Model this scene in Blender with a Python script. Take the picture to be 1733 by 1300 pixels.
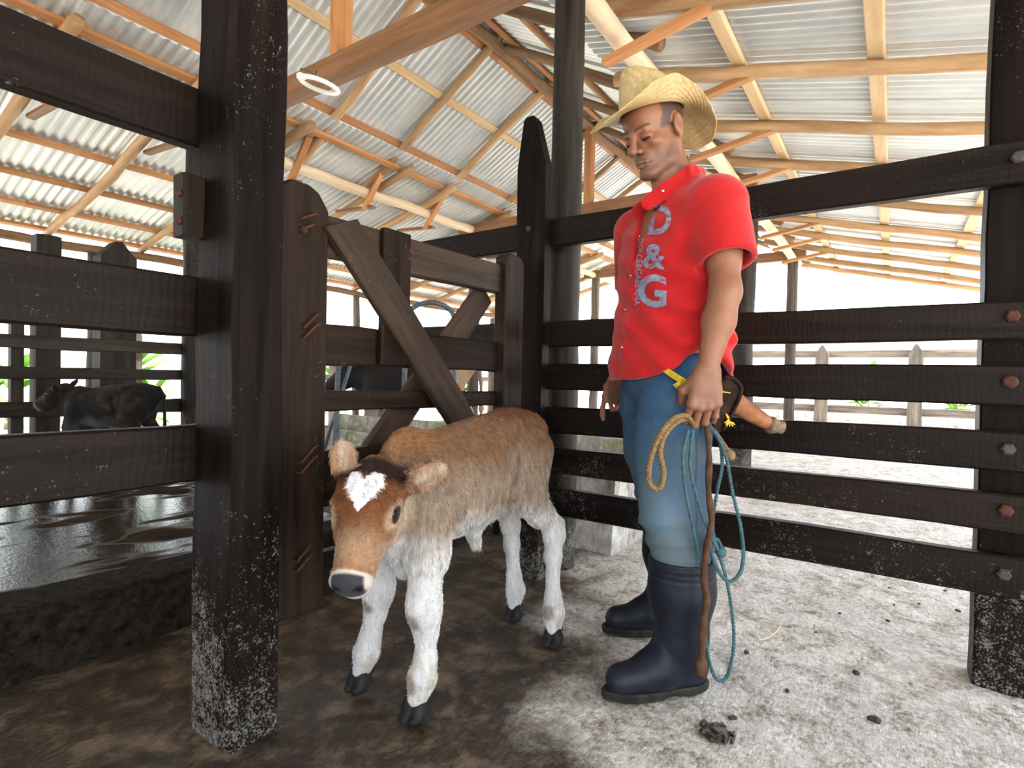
import bpy, bmesh, math, random
import numpy as np
from mathutils import Vector, Matrix, noise

random.seed(7)
scene = bpy.context.scene
COL = scene.collection
for o in list(bpy.data.objects):
    bpy.data.objects.remove(o)

# ------------------------------------------------------------------ camera
# world axes: X runs along the gate line, Y across it, Z up; the camera stands over the origin
FPX, PITCH, ROLL, AZ, HC = 929.8, 0.01517, 0.02062, 0.60541, 0.95
def _to_uv(p):
    s, c = math.sin(AZ), math.cos(AZ)
    return Vector((p[0]*s + p[1]*c, -p[0]*c + p[1]*s, p[2]))
_fw = Vector((0, math.cos(PITCH), -math.sin(PITCH)))
_rt0 = Vector((1, 0, 0)); _up0 = _rt0.cross(_fw)
_rt = math.cos(ROLL)*_rt0 + math.sin(ROLL)*_up0
_up = -math.sin(ROLL)*_rt0 + math.cos(ROLL)*_up0
CR, CU, CF = _to_uv(_rt), _to_uv(_up), _to_uv(_fw)
cam_data = bpy.data.cameras.new('camera')
cam_data.sensor_fit = 'HORIZONTAL'; cam_data.sensor_width = 36.0
cam_data.lens = FPX/1733.0*36.0
cam_data.clip_start = 0.05; cam_data.clip_end = 400
cam = bpy.data.objects.new('camera', cam_data); COL.objects.link(cam)
cam.matrix_world = Matrix(((CR.x, CU.x, -CF.x, 0), (CR.y, CU.y, -CF.y, 0), (CR.z, CU.z, -CF.z, HC), (0, 0, 0, 1)))
scene.camera = cam

# ------------------------------------------------------------------ world, sun, exposure
world = bpy.data.worlds.new('sky'); scene.world = world; world.use_nodes = True
bg = world.node_tree.nodes['Background']
bg.inputs['Color'].default_value = (0.86, 0.93, 1.0, 1); bg.inputs['Strength'].default_value = 2.6
sun_data = bpy.data.lights.new('sun', 'SUN'); sun_data.energy = 16.0; sun_data.angle = math.radians(2.0)
sun_data.color = (1.0, 0.95, 0.86)
sun = bpy.data.objects.new('sun', sun_data); COL.objects.link(sun)
_sd = Vector((-0.42, 0.16, -0.9)).normalized()          # direction the light travels
sun.rotation_euler = _sd.to_track_quat('-Z', 'Y').to_euler()
vs = scene.view_settings
vs.view_transform = 'Standard'; vs.look = 'None'; vs.exposure = 0.92; vs.gamma = 1.0; vs.use_curve_mapping = False

# ------------------------------------------------------------------ materials
def mat_new(name):
    m = bpy.data.materials.new(name); m.use_nodes = True
    nt = m.node_tree
    return m, nt, nt.nodes['Principled BSDF']
def N(nt, typ, **kw):
    n = nt.nodes.new(typ)
    for k, v in kw.items():
        setattr(n, k, v)
    return n
def coords(nt, kind='Object', scale=(1, 1, 1)):
    tc = N(nt, 'ShaderNodeTexCoord'); mp = N(nt, 'ShaderNodeMapping')
    mp.inputs['Scale'].default_value = scale
    nt.links.new(tc.outputs[kind], mp.inputs['Vector'])
    return mp.outputs['Vector']
def wcoords(nt, scale=(1, 1, 1)):
    g = N(nt, 'ShaderNodeNewGeometry'); mp = N(nt, 'ShaderNodeMapping')
    mp.inputs['Scale'].default_value = scale
    nt.links.new(g.outputs['Position'], mp.inputs['Vector'])
    return mp.outputs['Vector']
def noise_n(nt, vec, scale, detail=4, rough=0.6, dist=0.0):
    n = N(nt, 'ShaderNodeTexNoise'); n.inputs['Scale'].default_value = scale
    n.inputs['Detail'].default_value = detail; n.inputs['Roughness'].default_value = rough
    n.inputs['Distortion'].default_value = dist
    nt.links.new(vec, n.inputs['Vector']); return n.outputs['Fac']
def ramp(nt, fac, stops):
    r = N(nt, 'ShaderNodeValToRGB'); cr = r.color_ramp
    while len(cr.elements) > len(stops): cr.elements.remove(cr.elements[-1])
    while len(cr.elements) < len(stops): cr.elements.new(0.5)
    for e, (p, c) in zip(cr.elements, stops):
        e.position = p; e.color = c if len(c) == 4 else (*c, 1)
    nt.links.new(fac, r.inputs['Fac']); return r.outputs['Color']
def mixc(nt, fac, a, b, mode='MIX'):
    m = N(nt, 'ShaderNodeMix', data_type='RGBA', blend_type=mode)
    for sock, v in ((m.inputs[0], fac), (m.inputs[6], a), (m.inputs[7], b)):
        if isinstance(v, (int, float)): sock.default_value = v
        elif isinstance(v, tuple): sock.default_value = (*v[:3], 1)
        else: nt.links.new(v, sock)
    return m.outputs[2]
def math_n(nt, op, a, b=0.0):
    m = N(nt, 'ShaderNodeMath', operation=op); m.use_clamp = False
    for sock, v in ((m.inputs[0], a), (m.inputs[1], b)):
        if isinstance(v, (int, float)): sock.default_value = v
        else: nt.links.new(v, sock)
    return m.outputs[0]
def bump(nt, bs, height, strength=0.3, dist=0.01):
    b = N(nt, 'ShaderNodeBump'); b.inputs['Strength'].default_value = strength; b.inputs['Distance'].default_value = dist
    nt.links.new(height, b.inputs['Height']); nt.links.new(b.outputs['Normal'], bs.inputs['Normal'])
def setp(bs, **kw):
    for k, v in kw.items():
        bs.inputs[k.replace('_', ' ')].default_value = v

def wood_mat(name, dark, light, rough=0.6, specks=0.0, grain=22.0, var=0.25, low_dirt=0.0, saw=0.0, bumps=0.5, spec=0.2):
    m, nt, bs = mat_new(name)
    oi = N(nt, 'ShaderNodeObjectInfo')
    vec = coords(nt, 'Object', (1.3, grain, grain))
    add = N(nt, 'ShaderNodeVectorMath', operation='ADD'); nt.links.new(vec, add.inputs[0])
    comb = N(nt, 'ShaderNodeCombineXYZ'); r10 = math_n(nt, 'MULTIPLY', oi.outputs['Random'], 37.0)
    for i in range(3): nt.links.new(r10, comb.inputs[i])
    nt.links.new(comb.outputs[0], add.inputs[1]); vec = add.outputs[0]
    g = noise_n(nt, vec, 1.0, 6, 0.65, 0.6)
    col = ramp(nt, g, [(0.3, dark), (0.72, light)])
    big = noise_n(nt, coords(nt, 'Object', (1.2, 3, 3)), 1.6, 3)
    col = mixc(nt, math_n(nt, 'MULTIPLY', big, 0.5), col, tuple(c*0.55 for c in dark))
    val = N(nt, 'ShaderNodeHueSaturation'); nt.links.new(col, val.inputs['Color'])
    nt.links.new(math_n(nt, 'ADD', math_n(nt, 'MULTIPLY', oi.outputs['Random'], 2*var), 1-var), val.inputs['Value'])
    col = val.outputs['Color']
    if specks > 0:
        wv = wcoords(nt)
        s1 = math_n(nt, 'ADD', math_n(nt, 'MULTIPLY', noise_n(nt, wv, 150.0, 3, 0.6), 0.6), math_n(nt, 'MULTIPLY', noise_n(nt, wv, 34.0, 4, 0.7), 0.4)); s2 = noise_n(nt, wv, 3.2, 3, 0.6)
        f = math_n(nt, 'ADD', s1, math_n(nt, 'MULTIPLY', math_n(nt, 'SUBTRACT', s2, 0.5), 0.35))
        if low_dirt:
            sx = N(nt, 'ShaderNodeSeparateXYZ'); nt.links.new(wv, sx.inputs[0])
            low = N(nt, 'ShaderNodeMapRange'); low.inputs[1].default_value = 0.75; low.inputs[2].default_value = 0.05
            low.inputs[3].default_value = 0.0; low.inputs[4].default_value = low_dirt
            nt.links.new(sx.outputs[2], low.inputs[0]); f = math_n(nt, 'ADD', f, low.outputs[0])
        sp = ramp(nt, f, [(0.645 - specks*0.03, (0, 0, 0)), (0.76 - specks*0.03, (1, 1, 1))])
        col = mixc(nt, math_n(nt, 'MULTIPLY', sp, 0.75), col, (0.22, 0.208, 0.19))
    nt.links.new(col, bs.inputs['Base Color'])
    setp(bs, Roughness=rough); bs.inputs['Specular IOR Level'].default_value = spec
    h = g
    if saw:
        w = N(nt, 'ShaderNodeTexWave', wave_type='BANDS', bands_direction='X'); w.inputs['Scale'].default_value = 16
        w.inputs['Distortion'].default_value = 9.0; w.inputs['Detail'].default_value = 3
        nt.links.new(coords(nt, 'Object', (1, 0.15, 0.5)), w.inputs['Vector'])
        h = math_n(nt, 'ADD', g, math_n(nt, 'MULTIPLY', w.outputs['Fac'], saw))
    bump(nt, bs, h, bumps, 0.004)
    return m
M = {}
M['fence'] = wood_mat('fence_wood', (0.0035, 0.0022, 0.0018), (0.022, 0.0125, 0.009), 0.5, specks=0.5, grain=26, low_dirt=0.10, saw=0.16, spec=0.11)
M['post'] = wood_mat('post_wood', (0.0028, 0.002, 0.0018), (0.017, 0.011, 0.009), 0.48, specks=0.7, grain=24, low_dirt=0.155, saw=0.06, spec=0.05)
M['gate'] = wood_mat('gate_wood', (0.005, 0.0028, 0.0018), (0.040, 0.023, 0.0145), 0.55, specks=0.5, grain=20, low_dirt=0.03, saw=0.12, spec=0.12)
M['gate_worn'] = wood_mat('gate_worn_wood', (0.012, 0.0075, 0.005), (0.095, 0.060, 0.040), 0.6, specks=0.3, grain=18, saw=0.1)
M['column'] = wood_mat('column_wood', (0.006, 0.005, 0.0045), (0.045, 0.037, 0.031), 0.6, specks=0.9, grain=20, low_dirt=0.16)
M['oldpost'] = wood_mat('old_post_wood', (0.06, 0.05, 0.042), (0.24, 0.2, 0.165), 0.8, grain=18)
M['sawn'] = wood_mat('sawn_orange_wood', (0.40, 0.17, 0.065), (0.66, 0.34, 0.15), 0.6, grain=16, var=0.22, bumps=0.2)
M['pale'] = wood_mat('pale_board_wood', (0.58, 0.38, 0.20), (0.80, 0.60, 0.38), 0.6, grain=16, var=0.15, bumps=0.2)
M['pole'] = wood_mat('pole_wood', (0.30, 0.16, 0.075), (0.68, 0.46, 0.26), 0.65, grain=12, var=0.2)
M['bark'] = wood_mat('barked_log_wood', (0.12, 0.07, 0.04), (0.42, 0.26, 0.14), 0.75, grain=10, var=0.2)
M['white_log'] = wood_mat('peeled_log_wood', (0.62, 0.46, 0.30), (0.86, 0.74, 0.58), 0.6, grain=8, var=0.08)
M['tie'] = wood_mat('tie_beam_wood', (0.17, 0.08, 0.04), (0.36, 0.19, 0.10), 0.6, grain=18, var=0.15)

def metal_sheet():
    m, nt, bs = mat_new('galvanised_sheet')
    oi = N(nt, 'ShaderNodeObjectInfo')
    n = noise_n(nt, coords(nt, 'Object', (2, 0.6, 2)), 3.0, 5, 0.6)
    col = ramp(nt, n, [(0.25, (0.58, 0.62, 0.64)), (0.75, (0.80, 0.82, 0.81))])
    hv = N(nt, 'ShaderNodeHueSaturation'); nt.links.new(col, hv.inputs['Color'])
    nt.links.new(math_n(nt, 'ADD', math_n(nt, 'MULTIPLY', oi.outputs['Random'], 0.3), 0.82), hv.inputs['Value'])
    nt.links.new(hv.outputs['Color'], bs.inputs['Base Color'])
    setp(bs, Metallic=0.35, Roughness=0.38)
    return m
M['sheet'] = metal_sheet()

def floor_mat():
    m, nt, bs = mat_new('pen_floor_concrete')
    wv = wcoords(nt)
    sx = N(nt, 'ShaderNodeSeparateXYZ'); nt.links.new(wv, sx.inputs[0])
    fine = noise_n(nt, wv, 60, 5, 0.7); mid = noise_n(nt, wv, 9, 5, 0.65, 0.4); big = noise_n(nt, wv, 2.2, 4, 0.6, 0.5)
    scr = noise_n(nt, wcoords(nt, (22, 95, 30)), 1.0, 3, 0.7, 0.25)
    dry = ramp(nt, math_n(nt, 'ADD', math_n(nt, 'MULTIPLY', fine, 0.5), math_n(nt, 'MULTIPLY', mid, 0.5)),
               [(0.38, (0.17, 0.135, 0.10)), (0.46, (0.42, 0.375, 0.325)), (0.57, (0.70, 0.67, 0.635))])
    dmix = math_n(nt, 'ADD', math_n(nt, 'MULTIPLY', mid, 0.6), math_n(nt, 'ADD', math_n(nt, 'MULTIPLY', fine, 0.25), math_n(nt, 'MULTIPLY', scr, 0.15)))
    dung = ramp(nt, dmix, [(0.36, (0.008, 0.0042, 0.0018)), (0.49, (0.036, 0.0205, 0.010)), (0.65, (0.17, 0.12, 0.074))])
    # trodden dung covers the part of the pen beside the gate, thinning towards the far rails
    a = math_n(nt, 'ADD', math_n(nt, 'MULTIPLY', sx.outputs[1], 1.15), math_n(nt, 'MULTIPLY', sx.outputs[0], -0.62))
    a = math_n(nt, 'ADD', a, math_n(nt, 'MULTIPLY', math_n(nt, 'SUBTRACT', big, 0.5), 1.7))
    a = math_n(nt, 'ADD', a, math_n(nt, 'MULTIPLY', math_n(nt, 'SUBTRACT', mid, 0.5), 0.9))
    mask = ramp(nt, math_n(nt, 'ADD', a, 0.5), [(0.22, (0, 0, 0)), (0.62, (1, 1, 1))])
    col = mixc(nt, mask, dry, dung)
    blot = ramp(nt, math_n(nt, 'ADD', math_n(nt, 'MULTIPLY', mid, 0.6), math_n(nt, 'MULTIPLY', big, 0.4)), [(0.54, (0, 0, 0)), (0.68, (1, 1, 1))])
    col = mixc(nt, math_n(nt, 'MULTIPLY', blot, 0.75), col, (0.16, 0.115, 0.07))
    nt.links.new(col, bs.inputs['Base Color'])
    wet = noise_n(nt, wv, 3.3, 3, 0.5, 0.3)
    wr = ramp(nt, wet, [(0.40, (0.80, 0.80, 0.80)), (0.68, (0.38, 0.38, 0.38))])
    nt.links.new(wr, bs.inputs['Roughness'])
    h = math_n(nt, 'ADD', math_n(nt, 'MULTIPLY', fine, 0.8), math_n(nt, 'ADD', mid, math_n(nt, 'MULTIPLY', scr, 0.5)))
    bump(nt, bs, h, 0.6, 0.022)
    return m
M['floor'] = floor_mat()
def wet_floor():
    m, nt, bs = mat_new('wet_pen_floor')
    wv = wcoords(nt)
    mid = noise_n(nt, wv, 7, 5, 0.65, 0.4); fine = noise_n(nt, wv, 70, 3, 0.6)
    col = ramp(nt, mid, [(0.3, (0.012, 0.007, 0.004)), (0.7, (0.055, 0.036, 0.021))])
    nt.links.new(col, bs.inputs['Base Color'])
    big = noise_n(nt, wcoords(nt, (1, 1.7, 1)), 2.3, 2, 0.5, 0.3)
    pud = ramp(nt, big, [(0.41, (0.95, 0.95, 0.95)), (0.49, (0.12, 0.12, 0.12))])
    nt.links.new(pud, bs.inputs['Roughness'])
    nt.links.new(ramp(nt, big, [(0.41, (0.03, 0.03, 0.03)), (0.49, (0.7, 0.7, 0.7))]), bs.inputs['Specular IOR Level'])
    hs = math_n(nt, 'ADD', math_n(nt, 'MULTIPLY', fine, 0.9), mid)
    bump(nt, bs, hs, 0.22, 0.010)
    return m
M['wet'] = wet_floor()
def simple_noise_mat(name, c1, c2, scale=8, rough=0.8, bump_s=0.3, bdist=0.01, kind='world', detail=5, spec=0.2):
    m, nt, bs = mat_new(name)
    vec = wcoords(nt) if kind == 'world' else coords(nt, 'Object')
    n = noise_n(nt, vec, scale, detail, 0.65, 0.2)
    nt.links.new(ramp(nt, n, [(0.3, c1), (0.7, c2)]), bs.inputs['Base Color'])
    setp(bs, Roughness=rough); bs.inputs['Specular IOR Level'].default_value = spec
    if bump_s: bump(nt, bs, noise_n(nt, vec, scale*5, 4, 0.7), bump_s, bdist)
    return m
M['ground'] = simple_noise_mat('yard_ground', (0.50, 0.46, 0.40), (0.68, 0.65, 0.60), 1.5, 0.9, 0.3)
M['kerb'] = simple_noise_mat('stained_kerb', (0.0035, 0.0026, 0.0018), (0.036, 0.029, 0.021), 34, 0.8, 0.7, spec=0.05)
def trough_mat():
    m, nt, bs = mat_new('trough_concrete')
    wv = wcoords(nt)
    n = noise_n(nt, wv, 11, 5, 0.7, 0.3); drip = noise_n(nt, wcoords(nt, (9, 9, 2.6)), 1.3, 6, 0.75, 0.6)
    col = ramp(nt, n, [(0.3, (0.28, 0.25, 0.21)), (0.7, (0.66, 0.64, 0.60))])
    col = mixc(nt, ramp(nt, drip, [(0.46, (0, 0, 0)), (0.66, (0.8, 0.8, 0.8))]), col, (0.12, 0.10, 0.085))
    sx = N(nt, 'ShaderNodeSeparateXYZ'); nt.links.new(wv, sx.inputs[0])
    moss = math_n(nt, 'MULTIPLY', ramp(nt, noise_n(nt, wv, 9, 3, 0.6, 0.5), [(0.50, (0, 0, 0)), (0.62, (1, 1, 1))]),
                  ramp(nt, sx.outputs[2], [(0.36, (0, 0, 0)), (0.40, (1, 1, 1))]))
    col = mixc(nt, math_n(nt, 'MULTIPLY', moss, 0.8), col, (0.24, 0.30, 0.09))
    nt.links.new(col, bs.inputs['Base Color']); setp(bs, Roughness=0.85)
    bump(nt, bs, noise_n(nt, wv, 45, 4, 0.7), 0.5, 0.01)
    return m
M['trough'] = trough_mat()
M['rust'] = simple_noise_mat('rusty_iron', (0.035, 0.014, 0.009), (0.095, 0.038, 0.022), 60, 0.75, 0.4, 0.003)
M['bolt'] = simple_noise_mat('dull_bolt_iron', (0.02, 0.017, 0.017), (0.075, 0.065, 0.065), 60, 0.45, 0.2, 0.002)
M['steel'] = simple_noise_mat('grey_pipe_steel', (0.06, 0.075, 0.09), (0.15, 0.18, 0.21), 20, 0.4, 0.1, 0.002)
M['dung'] = simple_noise_mat('dung', (0.010, 0.006, 0.0035), (0.034, 0.020, 0.011), 40, 0.28, 0.6, 0.006, spec=0.5)
def plain(name, col, rough=0.5, **kw):
    m, nt, bs = mat_new(name); bs.inputs['Base Color'].default_value = (*col, 1); setp(bs, Roughness=rough)
    for k, v in kw.items(): bs.inputs[k.replace('_', ' ')].default_value = v
    return m
M['tube'] = plain('white_lamp_glass', (0.86, 0.87, 0.86), 0.25)
M['wire'] = plain('black_wire', (0.02, 0.02, 0.02), 0.6)
M['leaf'] = simple_noise_mat('leaf', (0.05, 0.14, 0.025), (0.20, 0.38, 0.07), 6, 0.5, 0.0, kind='object')
M['stem'] = simple_noise_mat('stem', (0.12, 0.13, 0.05), (0.26, 0.26, 0.12), 6, 0.8, 0.0, kind='object')

# ------------------------------------------------------------------ object helpers
WM = {}
def tag(o, label=None, cat=None, group=None, kind=None):
    if label: o['label'] = label
    if cat: o['category'] = cat
    if group: o['group'] = group
    if kind: o['kind'] = kind
    return o
def place(o, mw, parent=None):
    WM[o.name] = mw.copy()
    if parent is not None:
        o.parent = parent
        o.matrix_parent_inverse = Matrix.Identity(4)
        o.matrix_basis = WM[parent.name].inverted() @ mw
    else:
        o.matrix_basis = mw
    COL.objects.link(o) if o.name not in COL.objects else None
    return o
def empty(name, loc, rz=0.0):
    o = bpy.data.objects.new(name, None); o.empty_display_size = 0.1
    return place(o, Matrix.Translation(Vector(loc)) @ Matrix.Rotation(rz, 4, 'Z'))
def mesh_obj(name, me, mat, parent=None, mw=None):
    if mat is not None and len(me.materials) == 0:
        me.materials.append(M[mat] if isinstance(mat, str) else mat)
    o = bpy.data.objects.new(name, me)
    return place(o, mw if mw is not None else (WM[parent.name] if parent else Matrix.Identity(4)), parent)
def make_mesh(name, verts, faces, smooth=False):
    me = bpy.data.meshes.new(name); me.from_pydata([tuple(v) for v in verts], [], faces); me.validate(); me.update()
    if smooth:
        me.polygons.foreach_set('use_smooth', [True]*len(me.polygons))
    return me
class MB:
    def __init__(s): s.v = []; s.f = []
    def add(s, v, f):
        b = len(s.v); s.v += [tuple(x) for x in v]; s.f += [tuple(i+b for i in q) for q in f]; return s
    def box(s, c, sz, R=None):
        c = Vector(c); hx, hy, hz = (q/2 for q in sz); R = R or Matrix.Identity(3)
        vs_ = [c + R @ Vector((x, y, z)) for x in (-hx, hx) for y in (-hy, hy) for z in (-hz, hz)]
        return s.add(vs_, [(0,1,3,2),(4,6,7,5),(0,4,5,1),(2,3,7,6),(0,2,6,4),(1,5,7,3)])
    def tube(s, pts, rad, n=10, caps=True, squash=1.0):
        pts = [Vector(p) for p in pts]; rads = rad if isinstance(rad, (list, tuple)) else [rad]*len(pts)
        vv_, ff = [], []; up = None
        for i, p in enumerate(pts):
            t = (pts[min(i+1, len(pts)-1)] - pts[max(i-1, 0)])
            t = t.normalized() if t.length > 1e-9 else Vector((0, 0, 1))
            if up is None: up = t.orthogonal().normalized()
            else:
                up = up - t*up.dot(t); up = up.normalized() if up.length > 1e-6 else t.orthogonal().normalized()
            b = t.cross(up)
            for k in range(n):
                a = 2*math.pi*k/n; vv_.append(p + (up*math.cos(a)*squash + b*math.sin(a))*rads[i])
        for i in range(len(pts)-1):
            for k in range(n):
                k2 = (k+1) % n; ff.append((i*n+k, i*n+k2, (i+1)*n+k2, (i+1)*n+k))
        if caps:
            ff.append(tuple(reversed(range(n)))); ff.append(tuple(range((len(pts)-1)*n, len(pts)*n)))
        return s.add(vv_, ff)
    def lathe(s, prof, n=16, M4=None):
        vv_, ff = [], []
        for r, z in prof:
            for k in range(n):
                a = 2*math.pi*k/n; v = Vector((r*math.cos(a), r*math.sin(a), z)); vv_.append(M4 @ v if M4 else v)
        for i in range(len(prof)-1):
            for k in range(n):
                k2 = (k+1) % n; ff.append((i*n+k, i*n+k2, (i+1)*n+k2, (i+1)*n+k))
        ff.append(tuple(reversed(range(n)))); ff.append(tuple(range((len(prof)-1)*n, len(prof)*n)))
        return s.add(vv_, ff)
    def mesh(s, name, smooth=False): return make_mesh(name, s.v, s.f, smooth)
def axis_matrix(p0, p1, up=(0, 0, 1)):
    p0, p1 = Vector(p0), Vector(p1); x = (p1-p0).normalized(); z = Vector(up); z = z - x*z.dot(x)
    z = z.normalized() if z.length > 1e-5 else x.orthogonal().normalized(); y = z.cross(x); c = (p0+p1)/2
    return Matrix(((x.x, y.x, z.x, c.x), (x.y, y.y, z.y, c.y), (x.z, y.z, z.z, c.z), (0, 0, 0, 1)))
_sd_i = [0]
def board_mesh(length, w, t, rough=0.004, ch=0.006, seg=None, ends=None):
    """hand-sawn board: local X length, Z width, Y thickness; chamfered, edges slightly uneven.
    ends = (z offsets at the -X end, +X end) for slanted cuts"""
    _sd_i[0] += 1; sd = _sd_i[0]*13.7
    seg = seg or max(2, int(length/0.14)); seg = min(seg, 16)
    ch = min(ch, t*0.3, w*0.3); vs_, fs = [], []
    sec = [(-t/2+ch, -w/2), (t/2-ch, -w/2), (t/2, -w/2+ch), (t/2, w/2-ch), (t/2-ch, w/2), (-t/2+ch, w/2), (-t/2, w/2-ch), (-t/2, -w/2+ch)]
    for i in range(seg+1):
        x = -length/2 + length*i/seg
        for y, z in sec:
            s = 1 if z > 0 else -1
            nz = noise.noise(Vector((x*3.1+sd, s*5.0, 0.3)))*rough
            ny = noise.noise(Vector((x*2.3+sd, 9.0, (1 if y > 0 else -1)*4.0)))*rough*0.6
            dx = 0.0
            if ends and i == 0: dx = ends[0]*z/(w/2)
            if ends and i == seg: dx = ends[1]*z/(w/2)
            vs_.append((x+dx, y+ny, z+nz))
    n = 8
    for i in range(seg):
        for k in range(n):
            k2 = (k+1) % n; fs.append((i*n+k, i*n+k2, (i+1)*n+k2, (i+1)*n+k))
    fs.append(tuple(reversed(range(n)))); fs.append(tuple(range(seg*n, (seg+1)*n)))
    return make_mesh('board', vs_, fs)
def board(name, p0, p1, w, t, mat, parent=None, up=(0, 0, 1), rough=0.004, ends=None, seg=None):
    L = (Vector(p1)-Vector(p0)).length
    return mesh_obj(name, board_mesh(L, w, t, rough, ends=ends, seg=seg), mat, parent, axis_matrix(p0, p1, up))
def log_mesh(length, r0, r1, wob=0.015, n=10, seg=None, lump=0.06):
    _sd_i[0] += 1; sd = _sd_i[0]*7.3
    seg = seg or max(6, int(length/0.14)); vs_, fs = [], []
    for i in range(seg+1):
        x = -length/2+length*i/seg; r = r0+(r1-r0)*i/seg
        oy = noise.noise(Vector((x*0.9+sd, 0, 0)))*wob*2 + noise.noise(Vector((x*3+sd, 7, 0)))*wob*0.7
        oz = noise.noise(Vector((x*0.9+sd, 50, 0)))*wob*2 + noise.noise(Vector((x*3+sd, 57, 0)))*wob*0.7
        for k in range(n):
            a = 2*math.pi*k/n
            rr = r*(1+lump*2*noise.noise(Vector((x*4+sd, math.cos(a)*1.3, math.sin(a)*1.3))))
            vs_.append((x, oy+rr*math.cos(a), oz+rr*math.sin(a)))
    for i in range(seg):
        for k in range(n):
            k2 = (k+1) % n; fs.append((i*n+k, i*n+k2, (i+1)*n+k2, (i+1)*n+k))
    fs.append(tuple(reversed(range(n)))); fs.append(tuple(range(seg*n, (seg+1)*n)))
    me = make_mesh('log', vs_, fs, True)
    return me
def log(name, p0, p1, r0, r1, mat, parent=None, wob=0.015, n=10, lump=0.06):
    L = (Vector(p1)-Vector(p0)).length
    return mesh_obj(name, log_mesh(L, r0, r1, wob, n, lump=lump), mat, parent, axis_matrix(p0, p1))

# ================================================================== THE SETTING
def grid_mesh(x0, x1, y0, y1, nx, ny, zf):
    vs_ = [(x0+(x1-x0)*i/nx, y0+(y1-y0)*j/ny, zf(x0+(x1-x0)*i/nx, y0+(y1-y0)*j/ny)) for j in range(ny+1) for i in range(nx+1)]
    fs = [(j*(nx+1)+i, j*(nx+1)+i+1, (j+1)*(nx+1)+i+1, (j+1)*(nx+1)+i) for j in range(ny) for i in range(nx)]
    return make_mesh('grid', vs_, fs, True)
g = mesh_obj('ground', grid_mesh(-60, 90, -60, 70, 30, 30, lambda x, y: -0.035), 'ground')
tag(g, 'pale sunlit yard ground stretching away around the barn', 'ground', kind='structure')
def fine_floor():
    xs = np.concatenate([np.arange(-6, 0, 0.3), np.arange(0, 3.4, 0.013), np.arange(3.4, 12.41, 0.15)])
    ys = np.concatenate([np.arange(-3.4, -0.9, 0.15), np.arange(-0.9, 2.11, 0.013), [2.13]])
    X, Y = np.meshgrid(xs, ys, indexing='ij'); rs = np.random.RandomState(11); T = rs.rand(64, 64).astype(np.float32)
    def n2(x, y):
        i, j = np.floor(x).astype(int), np.floor(y).astype(int); a, b = x-i, y-j; a = a*a*(3-2*a); b = b*b*(3-2*b)
        return (T[i % 64, j % 64]*(1-a)+T[(i+1) % 64, j % 64]*a)*(1-b)+(T[i % 64, (j+1) % 64]*(1-a)+T[(i+1) % 64, (j+1) % 64]*a)*b-0.5
    Z = 0.008*n2(X*2.1, Y*2.1)+0.006*n2(X*7, Y*7)+0.0055*n2(X*19+0.6*Y, Y*19)+0.0042*n2(X*38, Y*38+9*X)-0.006
    n, m = X.shape; V = np.stack([X, Y, Z], -1).reshape(-1, 3); I = np.arange(n*m).reshape(n, m)
    Q = np.stack([I[:-1, :-1], I[1:, :-1], I[1:, 1:], I[:-1, 1:]], -1).reshape(-1, 4)
    me = bpy.data.meshes.new('floor'); me.from_pydata(V.tolist(), [], Q.tolist()); me.polygons.foreach_set('use_smooth', [True]*len(Q)); me.update(); return me
f = mesh_obj('floor', fine_floor(), 'floor')
tag(f, 'rough concrete pen floor with trodden brown dung under the calf', 'floor', kind='structure')
# the kerb and the raised wet floor of the pen behind the left fence
kb = MB()
kn = 26
for i in range(kn+1):
    x = -3.5 + 5.4*i/kn
    top = 0.205 - 0.012*(x-0.47) + 0.008*noise.noise(Vector((x*4, 1, 0)))
    ys = 2.13 + 0.012*noise.noise(Vector((x*3, 5, 0)))
    kb.v += [(x, ys, -0.01), (x, ys+0.012, top-0.02), (x, ys+0.04, top), (x, 2.34, top+0.004), (x, 2.34, -0.01)]
for i in range(kn):
    for k in range(4): kb.f.append((i*5+k, (i+1)*5+k, (i+1)*5+k+1, i*5+k+1))
kb.f.append((kn*5, kn*5+1, kn*5+2, kn*5+3, kn*5+4)); kb.f.append((4, 3, 2, 1, 0))
o = mesh_obj('trim_1', kb.mesh('kerb'), 'kerb'); tag(o, 'dark stained concrete kerb along the raised pen floor', 'kerb', kind='structure')
o = mesh_obj('floor_raised', grid_mesh(-3.5, 1.9, 2.335, 7.6, 40, 40, lambda x, y: 0.196 - 0.012*(x-0.47) + 0.006*noise.noise(Vector((x*2, y*2, 0)))), 'wet')
tag(o, 'wet brown raised pen floor with shiny puddles behind the kerb', 'floor', kind='structure')
o = mesh_obj('floor_passage', grid_mesh(1.9, 12.4, 2.13, 7.6, 60, 30, lambda x, y: 0.004*noise.noise(Vector((x*2, y*2, 0)))), 'floor')
tag(o, 'concrete floor of the passage beyond the gate', 'floor', kind='structure')

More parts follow.
